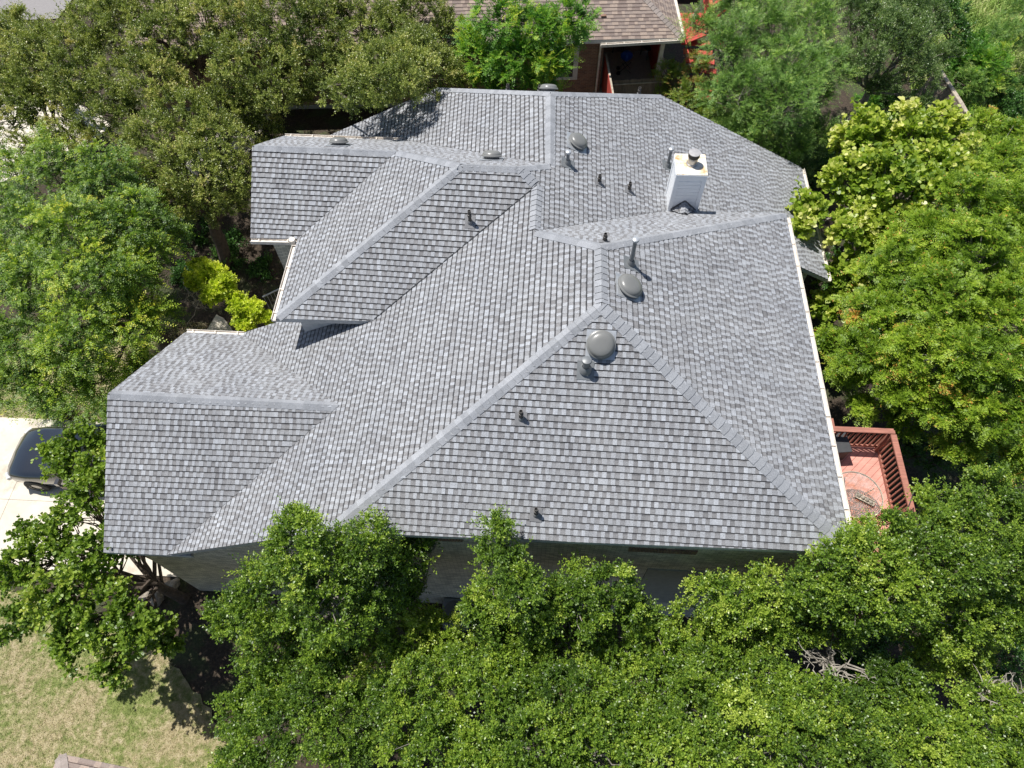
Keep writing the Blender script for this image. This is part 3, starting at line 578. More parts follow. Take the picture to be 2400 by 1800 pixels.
front=[
("glossy evergreen tree overlapping the lower left hip of the grey roof",(720,1500),[(700,1300,-4.3,.95),(600,1400,-5.2,.95),(770,1400,-4.6,1.15),(850,1290,-4.6,.85),(640,1500,-5.2,1.1),(700,1225,-4.2,.5),(530,1450,-5.8,.6),(880,1400,-5.4,.9),(780,1530,-5.0,1.0)]),
("thin leafy evergreen with gaps showing the brick wall beside it",(960,1450),[(975,1290,-6,.55),(925,1330,-5.8,.6),(1010,1240,-5.8,.25),(960,1400,-6.6,.55)]),
("glossy evergreen whose crown fills the picture just above the lawn corner",(700,1640),[(650,1590,-5.4,.9),(760,1620,-5.0,1.1),(580,1660,-5.8,.8),(680,1700,-5.0,1.1),(830,1720,-4.8,1.1),(590,1780,-5.2,1.0)]),
("glossy evergreen directly below the small wall opening with the pale unit",(1000,1600),[(930,1530,-4.8,1.0),(1020,1500,-5.2,.8),(960,1640,-4.2,1.15),(1080,1580,-4.6,1.0),(1010,1740,-4.0,1.1)]),
("upright evergreen with one narrow spire rising over the front eave",(1190,1450),[(1180,1290,-4.6,.6),(1200,1370,-4.7,.8),(1165,1225,-4.1,.3),(1130,1430,-4.8,.7),(1260,1420,-5.0,.85),(1190,1500,-4.4,1.0)]),
("evergreen crown with sprigs standing against the dark brick wall",(1380,1480),[(1350,1400,-5.1,.85),(1430,1390,-5.2,.8),(1480,1440,-5.3,.75),(1330,1500,-4.5,1.05),(1440,1520,-4.6,1.0),(1240,1580,-4.2,.9)]),
("dense evergreen in the middle of the bottom row below the wall",(1300,1680),[(1180,1650,-4.0,1.1),(1310,1640,-3.9,1.1),(1420,1660,-4.0,1.1),(1250,1760,-3.6,1.1),(1380,1770,-3.6,1.1),(1120,1770,-3.8,.9)]),
("evergreen just right of the dark gap in front of the smooth wall panel",(1720,1500),[(1690,1410,-5.2,.8),(1790,1400,-5.2,.8),(1620,1480,-5.1,.8),(1730,1500,-4.7,1.05),(1560,1560,-4.4,1.0),(1840,1450,-4.9,.9),(1660,1590,-4.3,1.0)]),
("evergreen whose crown covers the front right corner of the roof",(2040,1400),[(1960,1340,-4.8,.85),(2060,1310,-4.6,.95),(1900,1370,-5.0,.7),(2030,1420,-4.6,1.0),(2110,1390,-4.5,.95),(1950,1460,-4.8,.85),(2010,1265,-4.2,.42)]),
("evergreen spreading beside the lower end of the red deck",(2200,1300),[(2160,1230,-4.8,.75),(2130,1290,-4.7,.7),(2240,1210,-4.8,.85),(2220,1320,-4.6,1.0),(2330,1200,-5.0,1.0),(2340,1310,-4.9,1.0),(2090,1220,-4.4,.30)]),
("evergreen at the right edge below the deck, shaded on its right side",(2320,1480),[(2230,1440,-4.6,1.0),(2310,1440,-5.0,1.0),(2390,1420,-5.2,.9),(2180,1520,-4.7,.8),(2260,1530,-5.2,.7)]),
("evergreen left of the bleached dead branches",(1780,1640),[(1780,1600,-4.3,.95),(1620,1690,-3.9,1.1),(1740,1720,-3.8,1.1),(1540,1740,-3.7,1.1),(1480,1690,-4.2,.8),(1650,1790,-3.6,1.0)]),
("evergreen just below the bleached dead branches with pale new leaves",(1980,1680),[(1870,1660,-3.9,1.0),(1980,1690,-3.8,1.0),(2070,1600,-4.2,.85),(1880,1770,-3.6,1.0),(2020,1780,-3.6,1.0),(2120,1660,-4.2,.75)]),
("evergreen filling the bottom right corner of the view",(2280,1720),[(2170,1740,-3.8,1.0),(2290,1710,-4.0,1.0),(2390,1690,-4.3,.9),(2240,1800,-3.6,1.0),(2370,1800,-3.8,1.0)]),
]
for lb,bs,lo in front:
    lo=[(a,b,c+2.3*min(1,max(0,(1500-b)/130)),r*.95) for a,b,c,r in lo]
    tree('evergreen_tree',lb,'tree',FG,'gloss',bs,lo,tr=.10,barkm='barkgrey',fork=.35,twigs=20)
tree('redbud_tree','round-leaved tree leaning over the driveway and the black pickup','tree',None,'redbud',(425,1400,-10.0),[(190,1040,-6.2,.62),(130,1060,-6.3,.42),(240,1040,-6.4,.4),(225,1100,-6.2,.65),(150,1100,-6.3,.5),(190,1170,-6.1,.7),(300,1200,-6.5,.7),(130,1260,-6.3,.75),(240,1300,-5.9,.85),(60,1330,-6.4,.8),(150,1390,-6.0,.95),(50,1450,-6.6,.7),(250,1440,-6.1,.9),(340,1480,-6.2,.8),(180,1500,-6.6,.8),(270,1560,-6.8,.6),(400,1500,-6.9,.5),(60,1250,-6.8,.4)],tr=.15,barkm='bark',fork=.3,twigs=22)
OG='olive live oaks behind the upper left of the house'
oaks=[
("live oak whose right side meets the brown neighbour roof",(880,200,-8.5),[(1010,170,-4.2,1.5),(1070,180,-5.0,1.0),(930,130,-3.8,1.7),(960,50,-3.8,1.7),(880,210,-4.6,1.3),(840,60,-3.4,1.8),(800,180,-4.3,1.5),(1040,90,-4.5,1.2)]),
("live oak with a bare dark limb arching in front of the brown brick wall",(620,270,-8.5),[(720,120,-3.6,1.8),(640,190,-3.9,1.6),(560,150,-3.6,1.6),(740,30,-3.2,1.7),(700,210,-5,1.1),(600,260,-5,1.2),(660,60,-3,1.6)]),
("live oak at the top with open branches around a hole onto pale paving",(500,250,-8.8),[(560,40,-3.2,1.6),(480,50,-3.3,1.6),(370,110,-3.4,1.6),(500,90,-3.8,1.1),(350,200,-3.8,1.5),(400,20,-3.2,1.6),(300,40,-3.2,1.5)]),
("live oak in the top left corner thinning out towards the street",(160,260,-9),[(230,70,-3.6,1.6),(120,130,-3.8,1.7),(200,180,-3.9,1.7),(30,120,-4.2,1.5),(80,230,-4.5,1.5),(260,260,-4.3,1.5),(60,60,-5,.9),(20,280,-5,1.3),(160,330,-5,1.2),(40,200,-4.8,1.3),(110,250,-4.8,1.2),(20,50,-5.4,.7),(90,360,-5.6,1.0)]),
("live oak standing right behind the lime green tree",(540,640,-10),[(440,280,-4.1,1.5),(510,330,-4.3,1.4),(370,330,-4.3,1.5),(560,420,-5.0,1.1),(460,400,-4.5,1.4),(540,240,-4.6,1.2),(620,310,-5.6,.9),(500,480,-5.6,1.1),(420,470,-5.4,1.0),(330,420,-5,1.0)])]
oaks[0][2].extend([(880,205,-2.0,1.0),(820,225,-2.4,.9),(930,185,-1.8,1.0),(985,165,-2.2,1.0),(900,150,-2.2,1.2),(970,120,-2.6,1.2)])
for lb,bs,lo in oaks: tree('live_oak',lb,'tree',OG,'oak',bs,lo,tr=.24,barkm='bark',fork=.42,twigs=22)
tree('lime_green_tree','large lime green tree with drooping sprays left of the grey roof','tree',None,'elm',(415,830,-10.1),[(130,420,-4.2,1.4),(250,420,-4.0,1.3),(60,520,-4.4,1.4),(180,540,-3.8,1.5),(310,520,-4.2,1.3),(90,660,-4.2,1.5),(230,660,-4.0,1.4),(340,610,-4.9,1.1),(60,800,-4.9,1.3),(180,800,-4.5,1.3),(300,770,-5.0,1.1),(120,900,-5.8,1.0),(230,890,-5.8,.9),(370,730,-6.4,.6),(30,900,-6,.9),(310,680,-5.2,1.0),(380,540,-5.4,.8),(20,620,-4.8,1.2),(30,400,-5,1.0),(340,860,-6.6,.6)],tr=.22,barkm='bark',fork=.4,twigs=16,dens=1.45)
tree('chartreuse_shrub','chartreuse shrub glowing in the sun beside the entry gutter','shrub',None,'chartreuse',(540,720,-10),[(490,640,-6.4,.52),(525,670,-6.3,.48),(460,660,-6.6,.42),(500,690,-6.4,.42),(555,715,-6.6,.38),(595,728,-6.8,.38),(628,745,-7.0,.28),(570,760,-7.0,.36),(470,620,-6.6,.3)],tr=.05,barkm='bark',fork=.4,twigs=10)
tree('feathery_tree','bright green feathery tree standing in front of the brown brick house','tree',None,'fern',(1180,260,-8.6),[(1180,40,-2.6,1.1),(1260,70,-2.8,1.1),(1340,50,-2.8,.95),(1200,140,-3.6,1.2),(1290,140,-3.6,1.0),(1130,130,-4.0,1.0),(1180,200,-4.8,1.0),(1270,200,-5.0,.9),(1110,90,-3.8,.8),(1150,190,-4.8,.8),(1370,90,-3.6,.5)],tr=.15,barkm='bark',fork=.45,twigs=16)
tree('vine_bush','tangled bush with rust tinted leaves next to the red steps','bush',None,'rusty',(1610,330,-9),[(1570,170,-6.6,.75),(1620,220,-6.6,.8),(1600,280,-7.4,.7),(1660,270,-7.0,.8),(1560,220,-7.4,.6),(1640,330,-8,.7),(1640,150,-6.6,.6)],tr=.06,barkm='bark',fork=.4,twigs=10)
tree('pale_feathery_tree','pale green feathery tree beyond the right slope of the roof','tree',None,'pale',(1800,420,-9),[(1720,110,-3.8,1.3),(1800,60,-3.6,1.3),(1850,150,-3.8,1.4),(1740,210,-4.2,1.3),(1830,250,-4.2,1.4),(1900,60,-3.8,1.2),(1760,310,-5.2,1.1),(1930,150,-4.4,1.1),(1680,230,-5.2,.9),(1730,20,-4,1.0),(1900,230,-5,1.0),(1840,340,-5.6,.9),(1700,310,-6,.9),(1640,60,-4.6,.8),(1920,310,-6,.8)],tr=.16,barkm='barkgrey',fork=.4,twigs=16,dens=1.4)
tree('forked_tree','grey green tree with a forked pale trunk near the leaning fence','tree',None,'grey',(1975,320,-8.9),[(2000,30,-4.0,1.3),(2070,70,-4.2,1.2),(2120,20,-4.2,1.2),(2140,110,-4.6,1.1),(2030,130,-4.6,1.0),(2180,50,-5,1.0),(2150,180,-5.4,.8),(2060,200,-6.0,.6),(2210,130,-5.4,.7),(2160,240,-6,.55),(1990,170,-5.4,.7)],tr=.15,barkm='barkgrey',fork=.38,twigs=22,dens=1.3)
tree('evergreen_shrub_tree','dark rounded tree at the edge of the bright meadow','tree',None,'under',(2230,190,-8),[(2210,30,-5.5,1.0),(2240,70,-5.8,.8),(2180,-20,-5.2,1.0)],tr=.09,barkm='bark',twigs=10)
tree('broad_leaf_tree','broad-leaved yellow green tree reaching over the right gutter','tree',None,'syc',(2000,640,-9.8),[(2030,340,-4.6,1.1),(2120,320,-4.4,1.2),(2210,330,-4.6,1.1),(1990,430,-4.8,1.1),(2090,430,-4.2,1.3),(2180,420,-4.3,1.2),(1990,540,-5.0,.8),(1900,490,-4.9,.55),(1880,525,-5.0,.40),(2050,530,-5.2,1.0),(1985,650,-6.0,.75),(2240,420,-4.8,1.0),(1940,720,-6.8,.6),(1945,655,-6.6,.42),(2060,620,-6,.8)],tr=.17,barkm='barkgrey',fork=.45,twigs=18)
tree('feathery_yellow_tree','wide feathery yellow green tree with orange tips filling the right edge','tree',None,'pist',(2150,900,-9.8),[(2330,400,-4.6,1.2),(2260,480,-4.0,1.3),(2370,520,-4.0,1.3),(2180,560,-3.9,1.2),(2280,610,-3.6,1.4),(2100,640,-4.2,1.2),(2200,700,-3.8,1.3),(2340,730,-3.8,1.4),(2070,740,-4.6,1.1),(2030,710,-5.2,.8),(2040,830,-5.0,1.0),(2150,820,-4.4,1.2),(2270,840,-4.2,1.3),(2380,870,-4.4,1.2),(2100,920,-5.4,.9),(2210,950,-5.2,1.0),(2330,970,-5.0,1.1),(1990,870,-5.8,.65),(2250,1050,-6.2,.7),(2370,1060,-6.0,.8),(2020,950,-6.4,.5),(1950,800,-6.6,.6),(1975,880,-7,.5),(2390,640,-4,1.2),(2310,300,-5.4,.8),(2380,330,-5.2,.9),(2120,990,-6.4,.6)],tr=.22,barkm='barkgrey',fork=.42,twigs=14,dens=1.25)
# understory
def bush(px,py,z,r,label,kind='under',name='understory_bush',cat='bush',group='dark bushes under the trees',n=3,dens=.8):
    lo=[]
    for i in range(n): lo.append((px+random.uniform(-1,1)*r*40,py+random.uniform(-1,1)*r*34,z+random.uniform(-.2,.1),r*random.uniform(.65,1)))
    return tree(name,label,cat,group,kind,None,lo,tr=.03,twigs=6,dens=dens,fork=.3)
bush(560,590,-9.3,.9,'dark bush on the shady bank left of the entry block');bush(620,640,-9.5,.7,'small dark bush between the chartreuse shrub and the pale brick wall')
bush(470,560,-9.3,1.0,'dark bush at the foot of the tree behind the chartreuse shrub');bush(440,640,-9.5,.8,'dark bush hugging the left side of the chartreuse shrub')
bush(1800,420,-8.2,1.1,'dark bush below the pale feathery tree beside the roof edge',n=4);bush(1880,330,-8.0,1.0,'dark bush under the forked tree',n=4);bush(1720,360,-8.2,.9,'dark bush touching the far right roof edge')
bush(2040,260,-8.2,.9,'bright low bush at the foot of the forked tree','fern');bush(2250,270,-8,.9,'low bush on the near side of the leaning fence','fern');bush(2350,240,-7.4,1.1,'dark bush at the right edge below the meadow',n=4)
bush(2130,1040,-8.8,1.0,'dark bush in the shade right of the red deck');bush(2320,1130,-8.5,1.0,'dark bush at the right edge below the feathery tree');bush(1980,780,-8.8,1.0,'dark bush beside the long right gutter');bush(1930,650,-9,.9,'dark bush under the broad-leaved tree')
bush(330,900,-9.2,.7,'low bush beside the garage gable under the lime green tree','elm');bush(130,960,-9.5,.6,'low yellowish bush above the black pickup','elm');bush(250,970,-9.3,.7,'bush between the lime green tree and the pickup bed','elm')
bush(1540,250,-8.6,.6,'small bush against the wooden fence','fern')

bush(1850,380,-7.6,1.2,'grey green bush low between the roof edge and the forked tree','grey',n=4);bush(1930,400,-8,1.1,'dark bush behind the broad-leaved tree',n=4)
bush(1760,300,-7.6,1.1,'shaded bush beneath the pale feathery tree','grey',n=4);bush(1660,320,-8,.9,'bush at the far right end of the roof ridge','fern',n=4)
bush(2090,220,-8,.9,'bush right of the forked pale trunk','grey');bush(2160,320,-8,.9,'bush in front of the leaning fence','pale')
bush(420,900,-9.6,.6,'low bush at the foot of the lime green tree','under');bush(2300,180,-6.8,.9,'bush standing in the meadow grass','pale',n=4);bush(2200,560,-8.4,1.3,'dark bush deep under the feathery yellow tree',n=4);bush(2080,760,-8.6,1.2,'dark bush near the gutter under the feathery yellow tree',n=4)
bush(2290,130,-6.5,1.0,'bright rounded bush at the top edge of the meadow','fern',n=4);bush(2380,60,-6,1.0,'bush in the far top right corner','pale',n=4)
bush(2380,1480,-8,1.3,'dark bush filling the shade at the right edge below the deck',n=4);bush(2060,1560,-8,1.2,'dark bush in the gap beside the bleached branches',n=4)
# grass stuff
def grass(name,n,xr,yr,h,mat,label,test,tint=False):
    x=RNG.uniform(*xr,n);y=RNG.uniform(*yr,n);k=np.array([test(a,b) for a,b in zip(x,y)]);x=x[k];y=y[k];n=len(x)
    z=np.array([zg(a,b) for a,b in zip(x,y)])+.02;hh=h*RNG.uniform(.4,1.2,n);th=RNG.uniform(0,6.28,n);ln=RNG.normal(0,.7,(n,2))*hh[:,None]
    wv=.010*(h/.05)**.5;dx=np.cos(th)*wv;dy=np.sin(th)*wv
    V=np.stack([np.stack([x-dx,y-dy,z],1),np.stack([x+dx,y+dy,z],1),np.stack([x+ln[:,0],y+ln[:,1],z+hh],1)],1).reshape(-1,3)
    me=bpy.data.meshes.new(name);me.vertices.add(len(V));me.vertices.foreach_set('co',V.astype(np.float32).ravel());me.loops.add(n*3);me.loops.foreach_set('vertex_index',np.arange(n*3,dtype=np.int32));me.polygons.add(n);me.polygons.foreach_set('loop_start',np.arange(0,n*3,3,dtype=np.int32));me.polygons.foreach_set('loop_total',np.full(n,3,dtype=np.int32))
    a=me.attributes.new('tint','FLOAT','FACE');a.data.foreach_set('value',np.clip(.45+.3*np.sin(x*1.7+np.cos(y*1.3)*2)+RNG.normal(0,.2,n),0,1).astype(np.float32));me.update(calc_edges=True)
    o=link(name,me,mat);return props(o,label,'grass',kind='stuff')
def inpoly(poly):
    def f(x,y):
        c=False;j=len(poly)-1
        for i in range(len(poly)):
            a=poly[i];b=poly[j]
            if (a[1]>y)!=(b[1]>y) and x<(b[0]-a[0])*(y-a[1])/(b[1]-a[1])+a[0]: c=not c
            j=i
        return c
    return f
grass('lawn_grass',150000,(-19,-7),(-11,-3.9),.05,M['blades'],'short patchy green and straw coloured lawn grass in the lower left',inpoly(lawn_poly))
grass('verge_grass',30000,(-22,-13),(1.75,6),.07,M['blades'],'dry grass strip on the far side of the driveway',lambda x,y:True)
grass('meadow_grass',110000,(13.5,30),(13,36),.42,M['mblades'],'tall bright green meadow grass in the upper right corner',inpoly([(15,12),(20,15.5),(40,15.5),(60,60),(10,60),(14,24)]))
# dead branches
def deadwood(px,py,z,R,label,n=14):
    c=at(px,py,z);root=thing('dead_branch',(c.x,c.y,c.z-.3),label,'branch','bleached dead branches among the evergreens');mb=MB()
    for i in range(n):
        a=random.uniform(0,6.28);e=c+Vector((math.cos(a)*R*random.uniform(.5,1.1),math.sin(a)*R*random.uniform(.5,1),random.uniform(-.2,.5)))
        b=wig(c+Vector((random.uniform(-.1,.1),random.uniform(-.1,.1),-.3)),e,5,.25);mb.tube(b,[.03,.025,.02,.015,.011,.006],5)
        for k in range(3):
            s=random.choice(b[2:]);mb.tube(wig(s,s+Vector((random.gauss(0,.25),random.gauss(0,.25),random.gauss(.05,.15))),3,.3),[.013,.01,.007,.004],4)
    o=mb.build('limb',M['deadwood'],root,smooth=True,fix=False)
deadwood(1955,1555,-4.3,.75,'tangle of bleached dead branches between the evergreens lower right',16)
deadwood(2335,1630,-4.2,.5,'bleached dead branches poking out near the bottom right corner',9)
deadwood(460,700,-8,.6,'bare grey twigs on the left side of the chartreuse shrub',10)
# rocks
def rock(px,py,r,label):
    p=at(px,py,-10.1);bm=bmesh.new();bmesh.ops.create_icosphere(bm,subdivisions=3,radius=r)
    for v in bm.verts: 
        n=v.co.normalized();v.co*=1+.22*math.sin(n.x*4+px)+.15*math.sin(n.y*7+py)*math.cos(n.z*5);v.co.z*=.6
    me=bpy.data.meshes.new('rock');bm.to_mesh(me);bm.free();o=link('rock',me,M['rock']);o.location=(p.x,p.y,-10.15);props(o,label,'rock','rocks edging the mulch bed')
rock(402,1372,.22,'grey rock at the corner of the driveway and the brick wall');rock(365,1395,.3,'tan rock beside the trunk of the round-leaved tree');rock(338,1392,.22,'pale rock left of the tan rock')

# ================================================================== red deck
DZ=-4.8;dk=thing('red_deck',(6.4,-2.4,DZ),'raised faded red wooden deck with railing on the right side of the house','deck')
x0,x1,y0,y1=5.12,7.62,-4.5,-.62
bdm=MB();bw=.14
for i in range(-40,60):
    c=i*(bw+.008);pl=[(x0,y0),(x1,y0),(x1,y1),(x0,y1)];s=math.sqrt(.5);nv=(s,-s)   # boards run along +x+y
    off=x0*s-y0*s-2.5
    q=clip(clip(pl,(-nv[0],-nv[1]),-(off+c)),nv,off+c+bw)
    if len(q)>2 and area2(q)>1e-4: bdm.prism([(a,b,DZ) for a,b in q],(0,0,-.035))
bdm.build('deck_boards',M['deckred'],dk)
fm=MB();fm.box(((x0+x1)/2,(y0+y1)/2,DZ-.16),(x1-x0-.02,y1-y0-.02,.2));fm.build('deck_frame',M['railred'],dk)
for x,y in((x1-.1,y0+.1),(x1-.1,y1-.1),(x1-.1,-2.5),(x0+.2,y0+.1),(x0+.3,y1-.1)):
    mb=MB();h=DZ-.2-zg(x,y);mb.box((x,y,DZ-.26-h/2),(.14,.14,h));mb.build('deck_post',M['railred'],dk)
def rail(p,q,z,par,mat,h=.95,sp=.13,topw=.14,name='railing'):
    p=Vector((*p,z));q=Vector((*q,z));mb=MB();up=Vector((0,0,1));L=(q-p).length
    mb.bar(p+up*h,q+up*h,topw,.04);mb.bar(p+up*(h-.06),q+up*(h-.06),.04,.08);mb.bar(p+up*.1,q+up*.1,.04,.08)
    n=int(L/sp)
    for i in range(n+1):
        c=p.lerp(q,i/n);mb.bar(c+up*.08,c+up*(h-.04),.038,.038,up=(q-p))
    for i in range(int(L/1.6)+1):
        c=p.lerp(q,i/max(1,int(L/1.6)));mb.box(c+up*(h/2-.01),(.09,.09,h-.02))
    return mb.build(name,M[mat],par)
rail((x0,y1-.03),(x1,y1-.03),DZ,dk,'railred');rail((x1-.03,y1-.12),(x1-.03,y0),DZ,dk,'railred');rail((x1-.12,y0+.03),(x0,y0+.03),DZ,dk,'railred')
mb=MB();mb.box((6.0,-.1,DZ-.35),(1.6,.9,.05));mb.box((6.0,.7,DZ-.8),(1.6,.5,.05));mb.box((6.0,1.3,DZ-1.2),(1.6,.5,.05))
for sx in(5.25,6.75): mb.bar((sx,-.5,DZ-.3),(sx,1.5,DZ-1.4),.05,.2)
mb.build('steps',M['railred'],dk)
tc_=at(2008,1160,DZ+.72);tb=thing('patio_table',(tc_.x,tc_.y,DZ),'round clear glass table on the red deck','table')
m,nt,b=newmat('clear_table_glass');b.inputs['Base Color'].default_value=(.9,.88,.84,1);b.inputs['Roughness'].default_value=.06;b.inputs['Transmission Weight'].default_value=.85;b.inputs['IOR'].default_value=1.2;nt.links.new(ramp(nt,noise(nt,6,5),[(.4,(.92,.9,.86)),(.7,(.75,.55,.42))]),b.inputs['Base Color']);M['tglass']=m
mb=MB();mb.lathe([(0,0),(.60,0),(.60,.010),(0,.010)],tc_,n=48);mb.build('table_top',M['tglass'],tb,smooth=True)
mb=MB();mb.lathe([(.585,-.012),(.612,-.012),(.615,.004),(.612,.018),(.598,.018),(.585,-.012)],tc_,n=56);mb.build('rim',M['palewood'],tb,smooth=True)
for a in range(4):
    t=a*math.pi/2+.4;mb=MB();mb.tube([tc_+Vector((math.cos(t)*.5,math.sin(t)*.5,-.02)),tc_+Vector((math.cos(t)*.28,math.sin(t)*.28,-.35)),tc_+Vector((math.cos(t)*.45,math.sin(t)*.45,-.715))],.014,6);mb.build('leg',M['palewood'],tb)
tp=at(2026,1172,DZ+.77);tr_=thing('planter_tray',(tp.x,tp.y,tp.z-.03),'small weathered wooden tray lying on the glass table','tray',rz=-.5)
mb=MB();R=Matrix.Rotation(-.5,3,'Z')
for dx,dy,sx,sy,sz in((0,0,.44,.13,.02),(0,.065,.44,.015,.06),(0,-.065,.44,.015,.06),(.215,0,.015,.13,.06),(-.215,0,.015,.13,.06)): mb.box(tp+R@Vector((dx,dy,sz/2)),(sx,sy,sz),rz=-.5)
mb.build('tray',M['palewood'],tr_)
for i in range(4):
    mb=MB();q=tp+R@Vector((-.16+i*.1,random.uniform(-.02,.02),.05));mb.lathe([(0,-.03),(.04,-.02),(.045,.01),(.025,.035),(0,.04)],q,n=9);mb.build('pebble',M['rock'],tr_,smooth=True)
M['darkbox']=simple('charcoal_plastic',(.05,.052,.055),.6)
bx=at(1966,1040,DZ+.5);mb=MB();R=Matrix.Rotation(.12,3,'Z');mb.box((bx.x-.05,bx.y,DZ+.27),(.55,.5,.5),rz=.12);mb.box((bx.x-.05,bx.y,DZ+.54),(.6,.55,.04),rz=.12)
o=mb.build('storage_box',M['darkbox']);props(o,'dark grey storage box on the deck against the gutter line','box')
bv=o.modifiers.new('b','BEVEL');bv.width=.015;bv.segments=2

# ac unit by wall
ac=at(1066,1432,-9.3);au=thing('air_conditioner',(ac.x,ac.y,-10.2),'pale grey air conditioner unit in the shade at the foot of the brick wall','air conditioner')
mb=MB();mb.box((ac.x,ac.y,-9.78),(.8,.8,.85));o=mb.build('cabinet',M['pipegrey'],au);bv=o.modifiers.new('b','BEVEL');bv.width=.06;bv.segments=3
mb=MB();mb.lathe([(.33,.005),(.30,.02),(.05,.03),(0,.03)],(ac.x,ac.y,-9.36),n=24);mb.build('fan_grille',M['boot'],au,smooth=True)
# hand rail near entry
hr=thing('hand_rail',(-8.6,2.9,-9.9),'thin grey metal handrail beside the entry gutter','railing')
a=at(615,696,-8.9);b_=at(665,672,-8.9);d=(b_-a).normalized();b_=a+d*1.6
mb=MB();mb.tube([a,b_],.03,8);mb.build('top_rail',M['flash'],hr)
mb=MB()
for i in range(12):
    q=a.lerp(b_,(i+.3)/12);mb.tube([q,q-Vector((0,0,1.0))],.011,5)
mb.tube([a-Vector((0,0,.95)),b_-Vector((0,0,.95))],.014,5);mb.build('balusters',M['flash'],hr)

# ================================================================== pickup
M['carpaint']=simple('black_car_paint',(.012,.014,.018),.12,.0,.1,2,.9)
nd=M['carpaint'].node_tree.nodes['Principled BSDF'];nd.inputs['Coat Weight'].default_value=.8;nd.inputs['Coat Roughness'].default_value=.04
M['cartrim']=simple('bronze_lower_trim',(.20,.16,.12),.35,.4);M['tyre']=simple('tyre_rubber',(.02,.02,.02),.85);M['lamp']=simple('headlamp_lens',(.6,.6,.6),.1,0,.05,2,.8)
pk=thing('pickup_truck',(-15.9,0,-10.2),'black pickup truck parked nose out in front of the garage','truck')
GZ=-10.2
def ring(x,hw,zb,zbelt,zt,hwt):
    return [Vector((x,-hw*.93,zb)),Vector((x,-hw,zb+.25)),Vector((x,-hw,zbelt-.12)),Vector((x,-hw*.955,zbelt)),Vector((x,-hwt,zt-.04)),Vector((x,-hwt*.86,zt)),Vector((x,0,zt+.02)),
            Vector((x,hwt*.86,zt)),Vector((x,hwt,zt-.04)),Vector((x,hw*.955,zbelt)),Vector((x,hw,zbelt-.12)),Vector((x,hw,zb+.25)),Vector((x,hw*.93,zb))]
st_=[(-18.78,.55,.45,.80,.84,.40),(-18.70,.80,.38,.86,.93,.62),(-18.45,.93,.34,.95,1.04,.80),(-17.9,.98,.34,1.02,1.12,.86),(-17.3,.99,.34,1.06,1.17,.88),(-17.05,.99,.34,1.08,1.22,.88),(-16.45,1.0,.34,1.12,1.78,.72),(-16.1,1.0,.34,1.12,1.86,.72),(-15.2,1.0,.34,1.12,1.88,.73),(-14.75,1.0,.34,1.12,1.80,.74),(-14.55,1.0,.34,1.13,1.20,.93),(-13.9,1.0,.36,1.13,1.17,.94),(-13.1,.98,.40,1.13,1.16,.92),(-12.98,.92,.5,1.05,1.10,.85)]
mb=MB();rs=[ring(x,hw,GZ+zb,GZ+zl,GZ+zt,ht) for x,hw,zb,zl,zt,ht in st_]
for i in range(len(rs)-1):
    for k in range(12): mb.poly([rs[i][k],rs[i][k+1],rs[i+1][k+1],rs[i+1][k]])
    mb.poly([rs[i][12],rs[i][0],rs[i+1][0],rs[i+1][12]])
mb.poly(rs[0]);mb.poly(rs[-1][::-1])
bo=mb.build('body',M['carpaint'],pk,smooth=True)
mb=MB();mb.poly([Vector((-17.02,-.80,GZ+1.27)),Vector((-17.02,.80,GZ+1.27)),Vector((-16.5,.66,GZ+1.775)),Vector((-16.5,-.66,GZ+1.775))]);o=mb.build('windshield',M['glass'],pk,fix=False)
mb=MB();mb.box((-17.06,-.3,GZ+1.28),(.03,.5,.02),rz=.1);mb.box((-17.06,.35,GZ+1.28),(.03,.5,.02),rz=.1);mb.build('wiper',M['tyre'],pk)
for s in(-1,1):
    mb=MB();mb.poly([Vector((-16.85,s*.962,GZ+1.17)),Vector((-16.42,s*.775,GZ+1.70)),Vector((-15.0,s*.775,GZ+1.78)),Vector((-14.72,s*.965,GZ+1.17))]);mb.build('side_window',M['glass'],pk,fix=False)
    mb=MB();mb.box((-16.62,s*1.10,GZ+1.18),(.12,.2,.17));mr=mb.build('side_mirror',M['carpaint'],pk)
    mb=MB();mb.box((-18.55,s*.80,GZ+.83),(.22,.25,.14),rz=-s*.55);mb.build('headlight',M['lamp'],pk)
    mb=MB();mb.box((-15.8,s*1.0,GZ+.48),(2.3,.05,.20));mb.build('side_sill',M['cartrim'],pk)
    for x in(-17.85,-14.0):
        mb=MB();mb.lathe([(.18,-.12),(.36,-.12),(.39,-.09),(.39,.09),(.36,.12),(.18,.12)],(x,s*.9,GZ+.40),Matrix.Rotation(math.pi/2,3,'X'),28);wh=mb.build('wheel',M['tyre'],pk,smooth=True)
        mb=MB();mb.lathe([(0,-.10),(.20,-.10),(.22,-.125),(.22,.125),(.20,.10),(0,.10)],(x,s*.9,GZ+.40),Matrix.Rotation(math.pi/2,3,'X'),20);mb.build('rim',M['steel'],wh,smooth=True)
mb=MB()
for i in range(7): mb.box((-13.75,-.72+i*.24,GZ+1.195),(1.35,.05,.03))
mb.box((-13.75,0,GZ+1.18),(1.45,1.7,.02));mb.build('bed_cover',M['darkbox'],pk)

